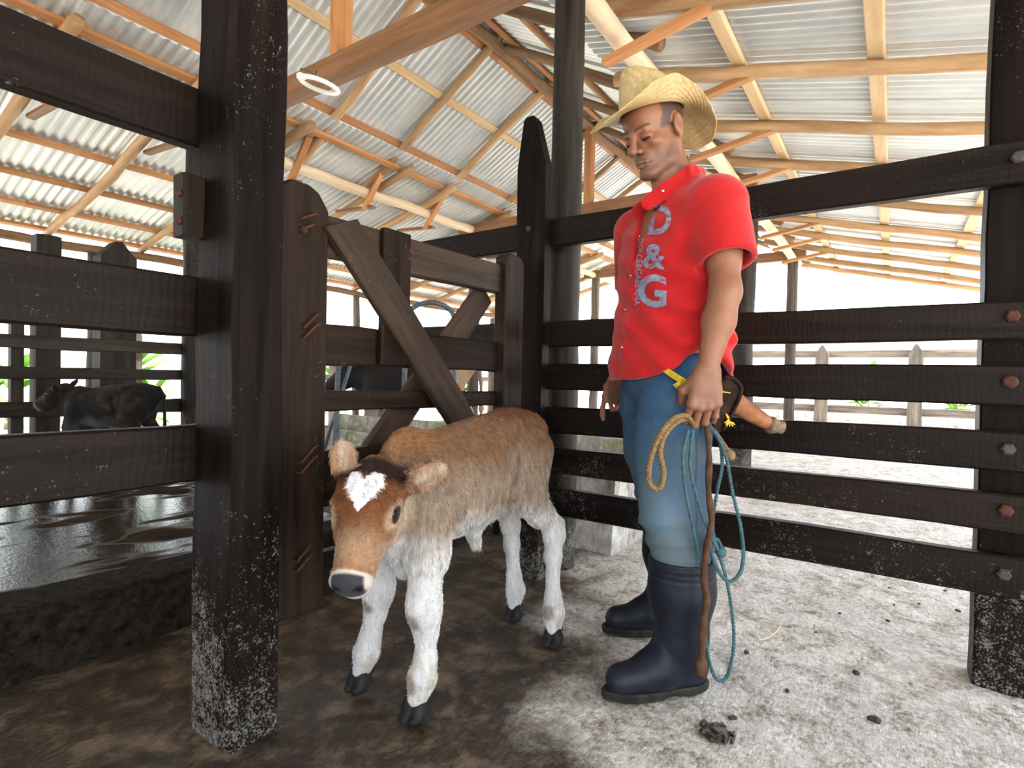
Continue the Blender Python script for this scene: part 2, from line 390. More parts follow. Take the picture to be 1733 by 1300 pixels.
# ------------------------------------------------------------------ barn roof
U0, U1 = -9.0, 11.3
zLU = lambda v: 5.745-0.55*v
zRU = lambda v: 2.335+0.55*v
zLL = lambda v: 4.368-0.27*v
zRL = lambda v: 2.704+0.26*v
RV, RZ = 3.1, 4.04
VR_EAVE = -1.5
roof = empty('ceiling', (3.0, 3.1, 0)); tag(roof, 'barn roof of corrugated metal sheets on log rafters and sawn battens', 'roof', kind='structure')
def sheet_mesh(v0, v1, zf, width, dz):
    n = 8; per = 11; pitch = width/per
    vs_, fs = [], []
    for i in range(per*n+1):
        x = -width/2 - 0.02 + (width+0.04)*i/(per*n); h = 0.0095*math.cos(2*math.pi*x/pitch)
        vs_ += [(x, v0, zf(v0)+dz+h), (x, (v0+v1)/2, zf((v0+v1)/2)+dz+h-0.004), (x, v1, zf(v1)+dz+h)]
    for i in range(per*n):
        for k in range(2): fs.append((i*3+k, (i+1)*3+k, (i+1)*3+k+1, i*3+k+1))
    return make_mesh('sheet', vs_, fs, True)
SW = 0.836
for (v0, v1, zf) in ((RV-0.06, 4.56, zLU), (4.30, 7.62, zLL), (1.52, RV+0.06, zRU), (VR_EAVE, 1.80, zRL)):
    sm = sheet_mesh(v0, v1, zf, SW, 0.082)
    k = 0; x = U0
    while x < U1:
        mesh_obj('roof_sheet', sm, 'sheet', roof, Matrix.Translation((x+SW/2, 0, 0.006*(k % 2) + random.uniform(-0.003, 0.003))))
        x += SW; k += 1
def batten(v, zf, mat, w=0.075, t=0.032, side=1):
    sl = -0.55 if zf is zLU else 0.55 if zf is zRU else -0.27 if zf is zLL else 0.26
    x = U0
    nrm = Vector((0, -sl, 1)).normalized()
    while x < U1:
        L = random.choice((3.1, 3.6, 4.0)); x1 = min(U1, x+L)
        board('batten', (x, v, zf(v)+0.05), (x1, v, zf(v)+0.05), t, w, mat, roof, up=nrm, rough=0.003, seg=6)
        x = x1+0.002
for v in (3.22, 3.77, 4.38): batten(v, zLU, 'sawn' if v != 3.77 else 'pale')
for v in (4.52, 5.12, 5.9, 6.47, 7.0, 7.45): batten(v, zLL, 'sawn')
for v in (2.95, 2.42, 1.85): batten(v, zRU, 'sawn')
for v in (1.5, 0.86, 0.12, -0.62, -1.35): batten(v, zRL, 'pale', 0.088)
for u in (-1.8, -0.7, 0.3, 1.25, 2.2, 3.19, 4.06, 5.0, 6.1, 7.05, 8.0, 9.0, 10.0, 10.9):
    j = random.uniform(-0.03, 0.03)
    log('rafter', (u+0.02, 3.02, zLU(3.02)-0.01), (u+0.1+j, 5.0, zLU(5.0)-0.012), 0.036, 0.044, 'pole', roof, 0.02)
for u in (-1.5, -0.5, 0.5, 1.32, 2.14, 3.05, 4.32, 5.02, 6.2, 7.1, 8.1, 9.1, 10.1, 10.95):
    j = random.uniform(-0.03, 0.03)
    log('rafter', (u, 4.36, zLL(4.36)-0.01), (u-0.16+j, 7.5, zLL(7.5)-0.005), 0.046, 0.036, 'pole', roof, 0.014)
for u in (-1.6, -0.6, 0.4, 1.4, 2.35, 3.28, 4.2, 5.15, 6.1, 7.0, 7.9, 8.9, 9.9, 10.8):
    log('rafter', (u, 3.18, zRU(3.18)-0.012), (u+0.05, 1.24, zRU(1.24)-0.0), 0.04, 0.046, 'bark', roof, 0.016)
for u in (-4.6, -3.6, -2.6, -1.6, -0.6, 0.3, 1.2, 2.05, 2.9, 3.72, 4.6, 5.5, 6.55, 7.62, 8.42, 9.36, 10.3, 11.1):
    log('rafter', (u+0.03, 1.72, zRL(1.72)-0.01), (u-0.05, VR_EAVE+0.05, zRL(VR_EAVE+0.05)-0.005), 0.047, 0.038, 'pole', roof, 0.014)
log('ridge_pole', (U0, RV, RZ-0.04), (U1, RV, RZ-0.05), 0.05, 0.06, 'bark', roof, 0.02)
log('plate_log', (U0, 4.9, 2.98), (U1, 4.88, 2.96), 0.058, 0.054, 'white_log', roof, 0.02, 12)
log('plate_log', (U0, 1.36, 2.945), (U1-0.9, 1.36, 2.94), 0.062, 0.058, 'white_log', roof, 0.012, 12)
log('eave_log', (U0, 7.42, 2.28), (U1, 7.42, 2.27), 0.05, 0.045, 'bark', roof, 0.02)
log('eave_log', (U0, -1.36, 2.255), (U1, -1.36, 2.255), 0.05, 0.045, 'bark', roof, 0.02)
for u in (-1.4, 2.36, 6.02, 9.85):
    board('tie_beam', (u, 1.18, 2.975), (u, 5.1, 2.975), 0.15, 0.11, 'tie', roof, rough=0.003)
    board('king_post', (u+0.02, RV, 3.05), (u+0.02, RV, RZ-0.06), 0.12, 0.09, 'sawn', roof, up=(1, 0, 0))
for u in (2.92, 3.74, 4.62, 5.52, 6.57, 7.64, 8.44, 9.38):            # short struts tying the lean-to rafters to the plate
    board('strut', (u, 0.78, zRL(0.78)-0.02), (u+0.05, 1.44, 2.80), 0.07, 0.04, 'sawn', roof, up=(1, 0, 0), rough=0.002, seg=3)
for u in (1.30, 2.10, 3.20, 4.14, 5.12, 6.2, 7.1):
    board('strut', (u, 4.62, zLU(4.62)-0.02), (u+0.02, 4.96, 2.80), 0.07, 0.035, 'sawn', roof, up=(1, 0, 0), rough=0.002, seg=3)
    board('strut', (u+0.07, 5.5, zLL(5.5)-0.02), (u+0.07, 4.86, 2.82), 0.06, 0.035, 'tie', roof, up=(1, 0, 0), rough=0.002, seg=3)

# barn columns
def column(name, x, y, ztop, r0, r1, mat, label, wob=0.01):
    o = log(name, (x, y, -0.03), (x, y, ztop), r0, r1, mat, None, wob, 16, 0.035); tag(o, label, 'post', 'barn columns'); return o
column('barn_column', 2.42, 1.37, 2.93, 0.085, 0.075, 'column', 'round dark timber column rising beside the pointed picket at the pen corner', 0.008)
column('barn_column', 6.42, 1.36, 2.93, 0.115, 0.105, 'column', 'weathered grey round column behind the man, under the pale plate log')
column('barn_column', 9.95, 1.38, 2.93, 0.085, 0.08, 'oldpost', 'slim pale column where the peeled plate log ends')
column('barn_column', 2.3, 4.88, 2.94, 0.095, 0.085, 'column', 'round column behind the dark calf, half hidden by the near gate post')
column('barn_column', 6.1, 4.9, 2.94, 0.085, 0.08, 'oldpost', 'barn column beyond the gate, in line with the far plate log')
column('barn_column', 9.9, 4.88, 2.94, 0.085, 0.08, 'oldpost', 'slim column far beyond the gate seen past the man\'s chest')
for u in (2.4, 6.1, 9.9):
    o_ = column('eave_post', u, 7.42, 2.232, 0.06, 0.055, 'oldpost', 'thin post holding up the low eave log beyond the dark calf'); o_['group'] = 'thin eave posts'
# ================================================================== FENCES
def bolt(parent, p, nrm, r=0.016, h=0.014, mat='bolt', sides=6):
    mb = MB(); n = Vector(nrm).normalized(); M4 = n.to_track_quat('Z', 'Y').to_matrix().to_4x4()
    mb.lathe([(r*0.95, -0.004), (r, 0), (r, h*0.7), (r*0.7, h)], sides, M4)
    return mesh_obj('bolt', mb.mesh('bolt'), mat, parent, Matrix.Translation(Vector(p)))
cf = empty('corral_fence', (2.3, 0.5, 0))
tag(cf, 'dark plank fence with six bolted rails behind the man', 'fence')
RAILS = [(1.560, 1.686), (1.088, 1.208), (0.888, 1.011), (0.686, 0.808), (0.502, 0.619), (0.303, 0.431)]
for i, (z0, z1) in enumerate(RAILS):
    v_left = 2.75 if i < 2 else 1.345
    r = board('rail', (2.247, -1.6, (z0+z1)/2+0.002), (2.247, v_left, (z0+z1)/2), z1-z0, 0.05, 'fence', cf, rough=0.006)
    bolt(r, (2.2205, -0.292, (z0+z1)/2+0.012), (-1, 0, 0), 0.019, 0.016, 'rust' if i in (1, 2, 4) else 'bolt', 6 if i != 2 else 12)
    if i: bolt(r, (2.2205, -1.5, (z0+z1)/2), (-1, 0, 0))
board('post', (2.34, -0.305, -0.03), (2.34, -0.305, 2.55), 0.145, 0.13, 'post', cf, up=(0, 1, 0), rough=0.01)
board('post', (2.34, -1.5, -0.03), (2.34, -1.5, 2.25), 0.145, 0.13, 'post', cf, up=(0, 1, 0), rough=0.01)
# pointed picket at the corner
def picket(name, x0, x1, y0, y1, z0, zs, zt, mat, parent):
    mb = MB(); ym = y0 + (y1-y0)*0.62; c = 0.012
    def ring(z, a, b, e=0.0): return [(x0+e, a, z), (x1-e, a, z), (x1-e, b, z), (x0+e, b, z)]
    lv = [z0, z0+(zs-z0)*0.3, z0+(zs-z0)*0.65, zs]
    rs = [ring(z, y0+0.006*math.sin(i*2.1), y1+0.005*math.cos(i*1.7)) for i, z in enumerate(lv)] + [ring(zt-0.02, ym-0.035, ym+0.03), ring(zt, ym-0.02, ym+0.018, 0.006)]
    cx, cy, cz = (x0+x1)/2, (y0+y1)/2, (z0+zt)/2
    for r_ in rs: mb.v += [(z-cz, x-cx, y-cy) for x, y, z in r_]       # local X along the length
    for i in range(len(rs)-1):
        for k in range(4): mb.f.append((i*4+k, i*4+(k+1) % 4, (i+1)*4+(k+1) % 4, (i+1)*4+k))
    mb.f += [(3, 2, 1, 0), tuple(range(len(rs)*4-4, len(rs)*4))]
    mw = Matrix(((0, 1, 0, cx), (0, 0, 1, cy), (1, 0, 0, cz), (0, 0, 0, 1)))
    return mesh_obj(name, mb.mesh('picket'), mat, parent, mw)
pk = picket('picket', 2.165, 2.222, 1.335, 1.49, -0.03, 1.93, 2.17, 'post', cf)
bolt(pk, (2.164, 1.42, 1.64), (-1, 0, 0), 0.013, 0.01, 'bolt', 10)

pf = empty('pen_fence', (0.4, 1.5, 0))
tag(pf, 'dark plank fence with wide rails on the square post left of the gate', 'fence')
lp = board('post', (0.785, 1.422, -0.03), (0.785, 1.422, 2.95), 0.135, 0.19, 'post', pf, up=(1, 0, 0), rough=0.012)
for (z0, z1, m_) in ((1.535, 1.690, 'fence'), (1.037, 1.195, 'fence'), (0.650, 0.800, 'fence')):
    board('rail', (-1.6, 1.545, (z0+z1)/2), (0.79, 1.545, (z0+z1)/2), z1-z0, 0.05, m_, pf, rough=0.006)
hb = board('hinge_block', (0.683, 1.49, 1.285), (0.683, 1.49, 1.44), 0.055, 0.06, 'gate', pf, up=(1, 0, 0), rough=0.006)
bolt(hb, (0.655, 1.475, 1.39), (-1, -0.3, 0), 0.010, 0.006, 'rust', 8); bolt(hb, (0.655, 1.475, 1.32), (-1, -0.3, 0), 0.010, 0.006, 'rust', 8)
board('post', (-1.5, 1.43, -0.03), (-1.5, 1.43, 2.0), 0.135, 0.17, 'post', pf, up=(1, 0, 0), rough=0.012)

# ------------------------------------------------------------------ the gate
gt = empty('gate', (1.45, 1.43, 0))
tag(gt, 'closed dark timber gate with crossed diagonal braces behind the calf', 'gate')
GV = 1.44
def stile(x0, x1, z0, z1, y, t, cut, mat):
    w = x1-x0; mb = MB(); c = 0.006
    prof = [(-w/2, z0), (w/2, z0), (w/2, z1-cut), (w/2-cut*0.55, z1-cut*0.25), (w/2-cut*1.1, z1), (-w/2+cut*0.7, z1), (-w/2, z1-cut*0.6)]
    n = len(prof); zc = (z0+z1)/2
    mb.v = [(z-zc, -t/2+c*0, x) for x, z in prof] + [(z-zc, t/2, x) for x, z in prof]
    mb.f = [tuple(range(n)), tuple(reversed(range(n, 2*n)))] + [(k, k+n, (k+1) % n+n, (k+1) % n) for k in range(n)]
    mw = Matrix(((0, 0, 1, (x0+x1)/2), (0, 1, 0, y), (1, 0, 0, zc), (0, 0, 0, 1)))
    me = mb.mesh('stile'); bm = bmesh.new(); bm.from_mesh(me)
    bmesh.ops.recalc_face_normals(bm, faces=bm.faces); bmesh.ops.bevel(bm, geom=bm.edges[:], offset=0.005, segments=1, affect='EDGES'); bm.to_mesh(me); bm.free()
    return mesh_obj('stile', me, mat, gt, mw)
s1 = stile(0.866, 1.035, 0.245, 1.487, GV-0.02, 0.06, 0.06, 'gate')
s2 = stile(1.945, 2.09, 0.245, 1.487, GV-0.02, 0.06, 0.035, 'gate')
p1 = board('plank', (1.03, GV, 1.362), (1.96, GV, 1.372), 0.125, 0.045, 'gate_worn', gt, rough=0.006)
board('plank', (1.02, GV+0.005, 1.033), (1.96, GV+0.005, 1.030), 0.128, 0.045, 'gate', gt, rough=0.008)
board('plank', (1.02, GV+0.012, 0.861), (1.96, GV+0.012, 0.848), 0.064, 0.045, 'gate', gt, rough=0.005)
board('plank', (1.02, GV+0.005, 0.62), (1.96, GV+0.005, 0.62), 0.17, 0.045, 'gate', gt, rough=0.008)
board('plank', (1.02, GV+0.005, 0.325), (1.96, GV+0.005, 0.325), 0.14, 0.045, 'gate', gt, rough=0.008)
mu = board('upright', (1.315, GV-0.035, 0.98), (1.315, GV-0.035, 1.432), 0.125, 0.03, 'gate', gt, up=(1, 0, 0), rough=0.006)
# front brace falls from the hinge stile to the right, back brace crosses it
b1 = board('brace', (1.07, GV-0.055, 1.40), (1.80, GV-0.055, 0.62), 0.125, 0.035, 'gate_worn', gt, rough=0.008, ends=(0.02, 0.02))
board('brace', (1.20, GV+0.045, 0.56), (1.915, GV+0.045, 1.31), 0.115, 0.03, 'gate_worn', gt, rough=0.006)
bolt(p1, (1.137, GV-0.024, 1.392), (0, -1, 0), 0.015, 0.014, 'rust'); bolt(mu, (1.375, GV-0.04, 1.375), (0, -1, 0), 0.013, 0.012, 'rust')
def staple(z, dx, tilt):
    mb = MB(); y = GV-0.058
    for k in (0, 1):
        mb.tube([(0.930+dx, y+0.012, z-0.012-0.03*k), (0.935+dx, y-0.006, z-0.010-0.03*k), (0.975+dx, y-0.008, z+tilt-0.03*k), (0.988+dx, y-0.004, z+tilt*1.1-0.03*k)], 0.0042, 6)
    return mesh_obj('bent_nail', mb.mesh('nail'), 'rust', s1, Matrix.Identity(4))
staple(1.390, 0.0, 0.012); staple(1.085, 0.012, 0.03); staple(0.70, 0.01, 0.03); staple(0.42, 0.0, 0.025)
bolt(s1, (0.945, GV-0.05, 1.352), (0, -1, 0), 0.012, 0.012, 'rust')

# ================================================================== BODIES: smooth implicit modelling on a grid
class Field:
    def __init__(s, xs, ys, zs):
        s.xs, s.ys, s.zs = [np.asarray(a, np.float32) for a in (xs, ys, zs)]
        s.d = np.full((len(s.xs), len(s.ys), len(s.zs)), 0.2, np.float32)
    def _sub(s, lo, hi):
        sl = []
        for a, l, h in ((s.xs, lo[0], hi[0]), (s.ys, lo[1], hi[1]), (s.zs, lo[2], hi[2])):
            i0 = max(0, int(np.searchsorted(a, l))-1); i1 = min(len(a), int(np.searchsorted(a, h))+1)
            if i1 <= i0: return None
            sl.append(slice(i0, i1))
        return tuple(sl)
    def apply(s, lo, hi, fn, k, mode):
        m = 0.03 + k
        sl = s._sub([v-m for v in lo], [v+m for v in hi])
        if sl is None: return
        X = s.xs[sl[0]][:, None, None]; Y = s.ys[sl[1]][None, :, None]; Z = s.zs[sl[2]][None, None, :]
        g = fn(X, Y, Z).astype(np.float32); d = s.d[sl]
        if mode == 's':
            g = -g; h = np.maximum(k-np.abs(d-g), 0)/max(k, 1e-6); s.d[sl] = np.maximum(d, g)+h*h*k*0.25
        elif mode == 'i':
            h = np.maximum(k-np.abs(d-g), 0)/max(k, 1e-6); s.d[sl] = np.maximum(d, g)+h*h*k*0.25
        else:
            h = np.maximum(k-np.abs(d-g), 0)/max(k, 1e-6); s.d[sl] = np.minimum(d, g)-h*h*k*0.25
    def cone(s, a, b, ra, rb, k=0.02, flat=None, mode='u'):
        a = np.array(a, np.float32); b = np.array(b, np.float32); ba = b-a; L2 = float(ba@ba)+1e-9; R = max(ra, rb)
        def fn(X, Y, Z):
            px, py, pz = X-a[0], Y-a[1], Z-a[2]
            t = np.clip((px*ba[0]+py*ba[1]+pz*ba[2])/L2, 0, 1)
            qx, qy, qz = px-t*ba[0], py-t*ba[1], pz-t*ba[2]
            if flat is not None:
                n, f_ = np.array(flat[0], float), flat[1]; n = n/np.linalg.norm(n)
                c = (qx*n[0]+qy*n[1]+qz*n[2])*(f_-1); qx, qy, qz = qx+c*n[0], qy+c*n[1], qz+c*n[2]
            return np.sqrt(qx*qx+qy*qy+qz*qz)-(ra+(rb-ra)*t)
        R2 = R*(1.0 if flat is None or flat[1] >= 1 else 1.0/flat[1])
        s.apply(np.minimum(a, b)-R2, np.maximum(a, b)+R2, fn, k, mode)
    def chain(s, pts, k=0.02, flat=None):
        for (p, r), (q, r2) in zip(pts[:-1], pts[1:]): s.cone(p, q, r, r2, k, flat)
    def ell(s, c, r, R=None, k=0.02, mode='u'):
        c = np.array(c, float); R = np.eye(3) if R is None else np.array(R, float)
        def fn(X, Y, Z):
            px, py, pz = X-c[0], Y-c[1], Z-c[2]; k0 = 0; k1 = 0
            for i in range(3):
                l = px*R[0, i]+py*R[1, i]+pz*R[2, i]; k0 = k0+(l/r[i])**2; k1 = k1+(l/(r[i]*r[i]))**2
            k0 = np.sqrt(k0); return k0*(k0-1.0)/np.maximum(np.sqrt(k1), 1e-6)
        m = np.abs(R)@np.array(r, float)
        s.apply(c-m, c+m, fn, k, mode)
    def func(s, lo, hi, fn, k=0.01, mode='u'): s.apply(lo, hi, fn, k, mode)
    def surface(s):
        d = s.d; ins = d < 0
        nx, ny, nz = d.shape
        cnt = np.zeros((nx-1, ny-1, nz-1), np.int8)
        for i in (0, 1):
            for j in (0, 1):
                for k in (0, 1): cnt += ins[i:nx-1+i, j:ny-1+j, k:nz-1+k]
        cells = np.argwhere((cnt > 0) & (cnt < 8)); idx = np.full(cnt.shape, -1, np.int32)
        ci, cj, ck = cells.T; idx[ci, cj, ck] = np.arange(len(cells))
        acc = np.zeros((len(cells), 3)); num = np.zeros(len(cells))
        corner = [(i, j, k) for i in (0, 1) for j in (0, 1) for k in (0, 1)]
        for a in corner:
            for ax in range(3):
                if a[ax]: continue
                b = list(a); b[ax] = 1
                da = d[ci+a[0], cj+a[1], ck+a[2]]; db = d[ci+b[0], cj+b[1], ck+b[2]]
                m = (da < 0) != (db < 0); t = np.where(m, da/(np.where(m, da-db, 1)), 0)
                pa = np.stack([s.xs[ci+a[0]], s.ys[cj+a[1]], s.zs[ck+a[2]]], 1); pb = np.stack([s.xs[ci+b[0]], s.ys[cj+b[1]], s.zs[ck+b[2]]], 1)
                acc += np.where(m[:, None], pa+(pb-pa)*t[:, None], 0); num += m
        V = acc/num[:, None]
        F_ = []
        for ax in range(3):
            o1, o2 = [(1, 2), (2, 0), (0, 1)][ax]
            sl0 = [slice(None)]*3; sl1 = [slice(None)]*3; sl0[ax] = slice(0, -1); sl1[ax] = slice(1, None)
            e = np.argwhere(ins[tuple(sl0)] != ins[tuple(sl1)])
            ok = (e[:, o1] > 0) & (e[:, o2] > 0) & (e[:, o1] < d.shape[o1]-1) & (e[:, o2] < d.shape[o2]-1); e = e[ok]
            fl = ins[e[:, 0], e[:, 1], e[:, 2]]
            q = []
            for s1_, s2_ in ((-1, -1), (0, -1), (0, 0), (-1, 0)):
                c = e.copy(); c[:, o1] += s1_; c[:, o2] += s2_; q.append(idx[c[:, 0], c[:, 1], c[:, 2]])
            q = np.stack(q, 1); q[~fl] = q[~fl][:, ::-1]; F_.append(q)
        F_ = np.concatenate(F_)
        return V, F_
def axis_steps(*segs):
    out = []
    for a, b, st in segs:
        n = max(1, int(round((b-a)/st))); out += list(np.linspace(a, b, n, endpoint=False))
    out.append(segs[-1][1]); return np.array(out)
def np_mesh(name, V, F_, colors=None, smooth_it=1):
    me = bpy.data.meshes.new(name)
    if smooth_it:
        e = np.concatenate([F_[:, [0, 1]], F_[:, [1, 2]], F_[:, [2, 3]], F_[:, [3, 0]]])
        for _ in range(smooth_it):
            acc = np.zeros_like(V); n = np.zeros(len(V))
            for a, b in ((0, 1), (1, 0)):
                for c in range(3): acc[:, c] += np.bincount(e[:, a], weights=V[e[:, b], c], minlength=len(V))
                n += np.bincount(e[:, a], minlength=len(V))
            V = V*0.45 + 0.55*acc/np.maximum(n, 1)[:, None]
    me.vertices.add(len(V)); me.vertices.foreach_set('co', V.astype(np.float32).ravel())
    me.loops.add(F_.size); me.loops.foreach_set('vertex_index', F_.astype(np.int32).ravel())
    me.polygons.add(len(F_)); me.polygons.foreach_set('loop_start', np.arange(0, F_.size, 4, dtype=np.int32))
    me.polygons.foreach_set('loop_total', np.full(len(F_), 4, np.int32)) if bpy.app.version < (4, 1, 0) else None
    me.update(calc_edges=True); me.validate()
    me.polygons.foreach_set('use_smooth', np.ones(len(me.polygons), bool))
    if colors is not None:
        rgba = np.ones((len(V), 4), np.float32); rgba[:, :3] = np.clip(colors(V), 0, 1)
        at = me.color_attributes.new('coat', 'FLOAT_COLOR', 'POINT'); at.data.foreach_set('color', rgba.ravel())
    return me
_perm = np.random.RandomState(3).rand(32, 32, 32).astype(np.float32)
def vnoise(P, scale):
    q = np.asarray(P)*scale; i = np.floor(q).astype(int); f_ = q-i; f_ = f_*f_*(3-2*f_); r = 0
    for a in (0, 1):
        for b in (0, 1):
            for c in (0, 1):
                w = (f_[:, 0] if a else 1-f_[:, 0])*(f_[:, 1] if b else 1-f_[:, 1])*(f_[:, 2] if c else 1-f_[:, 2])
                r = r + w*_perm[(i[:, 0]+a) % 32, (i[:, 1]+b) % 32, (i[:, 2]+c) % 32]
    return r
def sstep(a, b, x): t = np.clip((x-a)/(b-a), 0, 1); return t*t*(3-2*t)
def mixa(a, b, t): return np.asarray(a)[None, :]*(1-t[:, None])+np.asarray(b)[None, :]*t[:, None] if np.ndim(a) == 1 else a*(1-t[:, None])+np.asarray(b)[None, :]*t[:, None]
class Frame:
    """local frame: columns of R are its axes, o its origin"""
    def __init__(s, R, o, sc=1.0): s.R = np.array(R, float); s.o = np.array(o, float); s.s = sc
    def p(s, q): return s.o + s.R@(np.array(q, float)*s.s)
    def inv(s, P): return (P-s.o)@s.R/s.s
def ortho(x, y):
    x = np.array(x, float); x /= np.linalg.norm(x); y = np.array(y, float); y -= x*(x@y); y /= np.linalg.norm(y)
    return np.stack([x, y, np.cross(x, y)], 1)
def attr_mat(name, rough=0.6, bump_scale=None, bump_s=0.3, bd=0.004, vecscale=(1, 1, 1), spec=0.3, sheen=0.0, var=0.0, sss=0.0):
    m, nt, bs = mat_new(name)
    at = N(nt, 'ShaderNodeAttribute'); at.attribute_name = 'coat'; col = at.outputs['Color']
    vec = coords(nt, 'Object', vecscale)
    if var:
        n = noise_n(nt, vec, bump_scale*0.5 if bump_scale else 30, 4, 0.7)
        hv = N(nt, 'ShaderNodeHueSaturation'); nt.links.new(col, hv.inputs['Color'])
        nt.links.new(math_n(nt, 'ADD', math_n(nt, 'MULTIPLY', n, 2*var), 1-var), hv.inputs['Value']); col = hv.outputs['Color']
    nt.links.new(col, bs.inputs['Base Color']); setp(bs, Roughness=rough); bs.inputs['Specular IOR Level'].default_value = spec
    if sheen: bs.inputs['Sheen Weight'].default_value = sheen; bs.inputs['Sheen Roughness'].default_value = 0.5
    if sss:
        bs.inputs['Subsurface Weight'].default_value = sss; bs.inputs['Subsurface Radius'].default_value = (0.012, 0.005, 0.003); bs.inputs['Subsurface Scale'].default_value = 0.4
    if bump_scale: bump(nt, bs, noise_n(nt, vec, bump_scale, 5, 0.7, 0.3), bump_s, bd)
    return m
M['coat'] = attr_mat('calf_coat', 0.75, 42, 0.55, 0.006, (1.6, 1.6, 0.38), spec=0.2, sheen=0.06, var=0.30)
M['coat_head'] = M['coat']
M['hoof'] = simple_noise_mat('hoof_horn', (0.007, 0.0065, 0.007), (0.030, 0.027, 0.025), 40, 0.5, 0.3, 0.003, kind='object', spec=0.12)
def eye_mat(name='eye'):
    return plain(name, (0.008, 0.005, 0.004), 0.06)
M['eye'] = eye_mat()

# ------------------------------------------------------------------ cattle
def hoof_mesh():
    F1 = Field(np.arange(-0.05, 0.066, 0.003), np.arange(-0.045, 0.046, 0.003), np.arange(-0.012, 0.075, 0.003))
    for s_ in (-1, 1):
        F1.cone((-0.012, 0.0145*s_, 0.026), (0.026, 0.013*s_, 0.012), 0.022, 0.0135, 0.003)
        F1.cone((-0.004, 0.0135*s_, 0.048), (0.006, 0.0145*s_, 0.018), 0.0185, 0.02, 0.012)
        F1.ell((-0.036, 0.016*s_, 0.048), (0.010, 0.009, 0.012), None, 0.006)      # dewclaw
    F1.cone((0.012, 0, 0.055), (0.05, 0, 0.0), 0.0022, 0.0035, 0.003, mode='s')
    F1.func((-0.1, -0.1, -0.02), (0.1, 0.1, 0.1), lambda X, Y, Z: -Z+0*X+0*Y, 0.002, 'i')
    V, Q = F1.surface(); return np_mesh('hoof', V, Q, None, 1)
HOOF = None
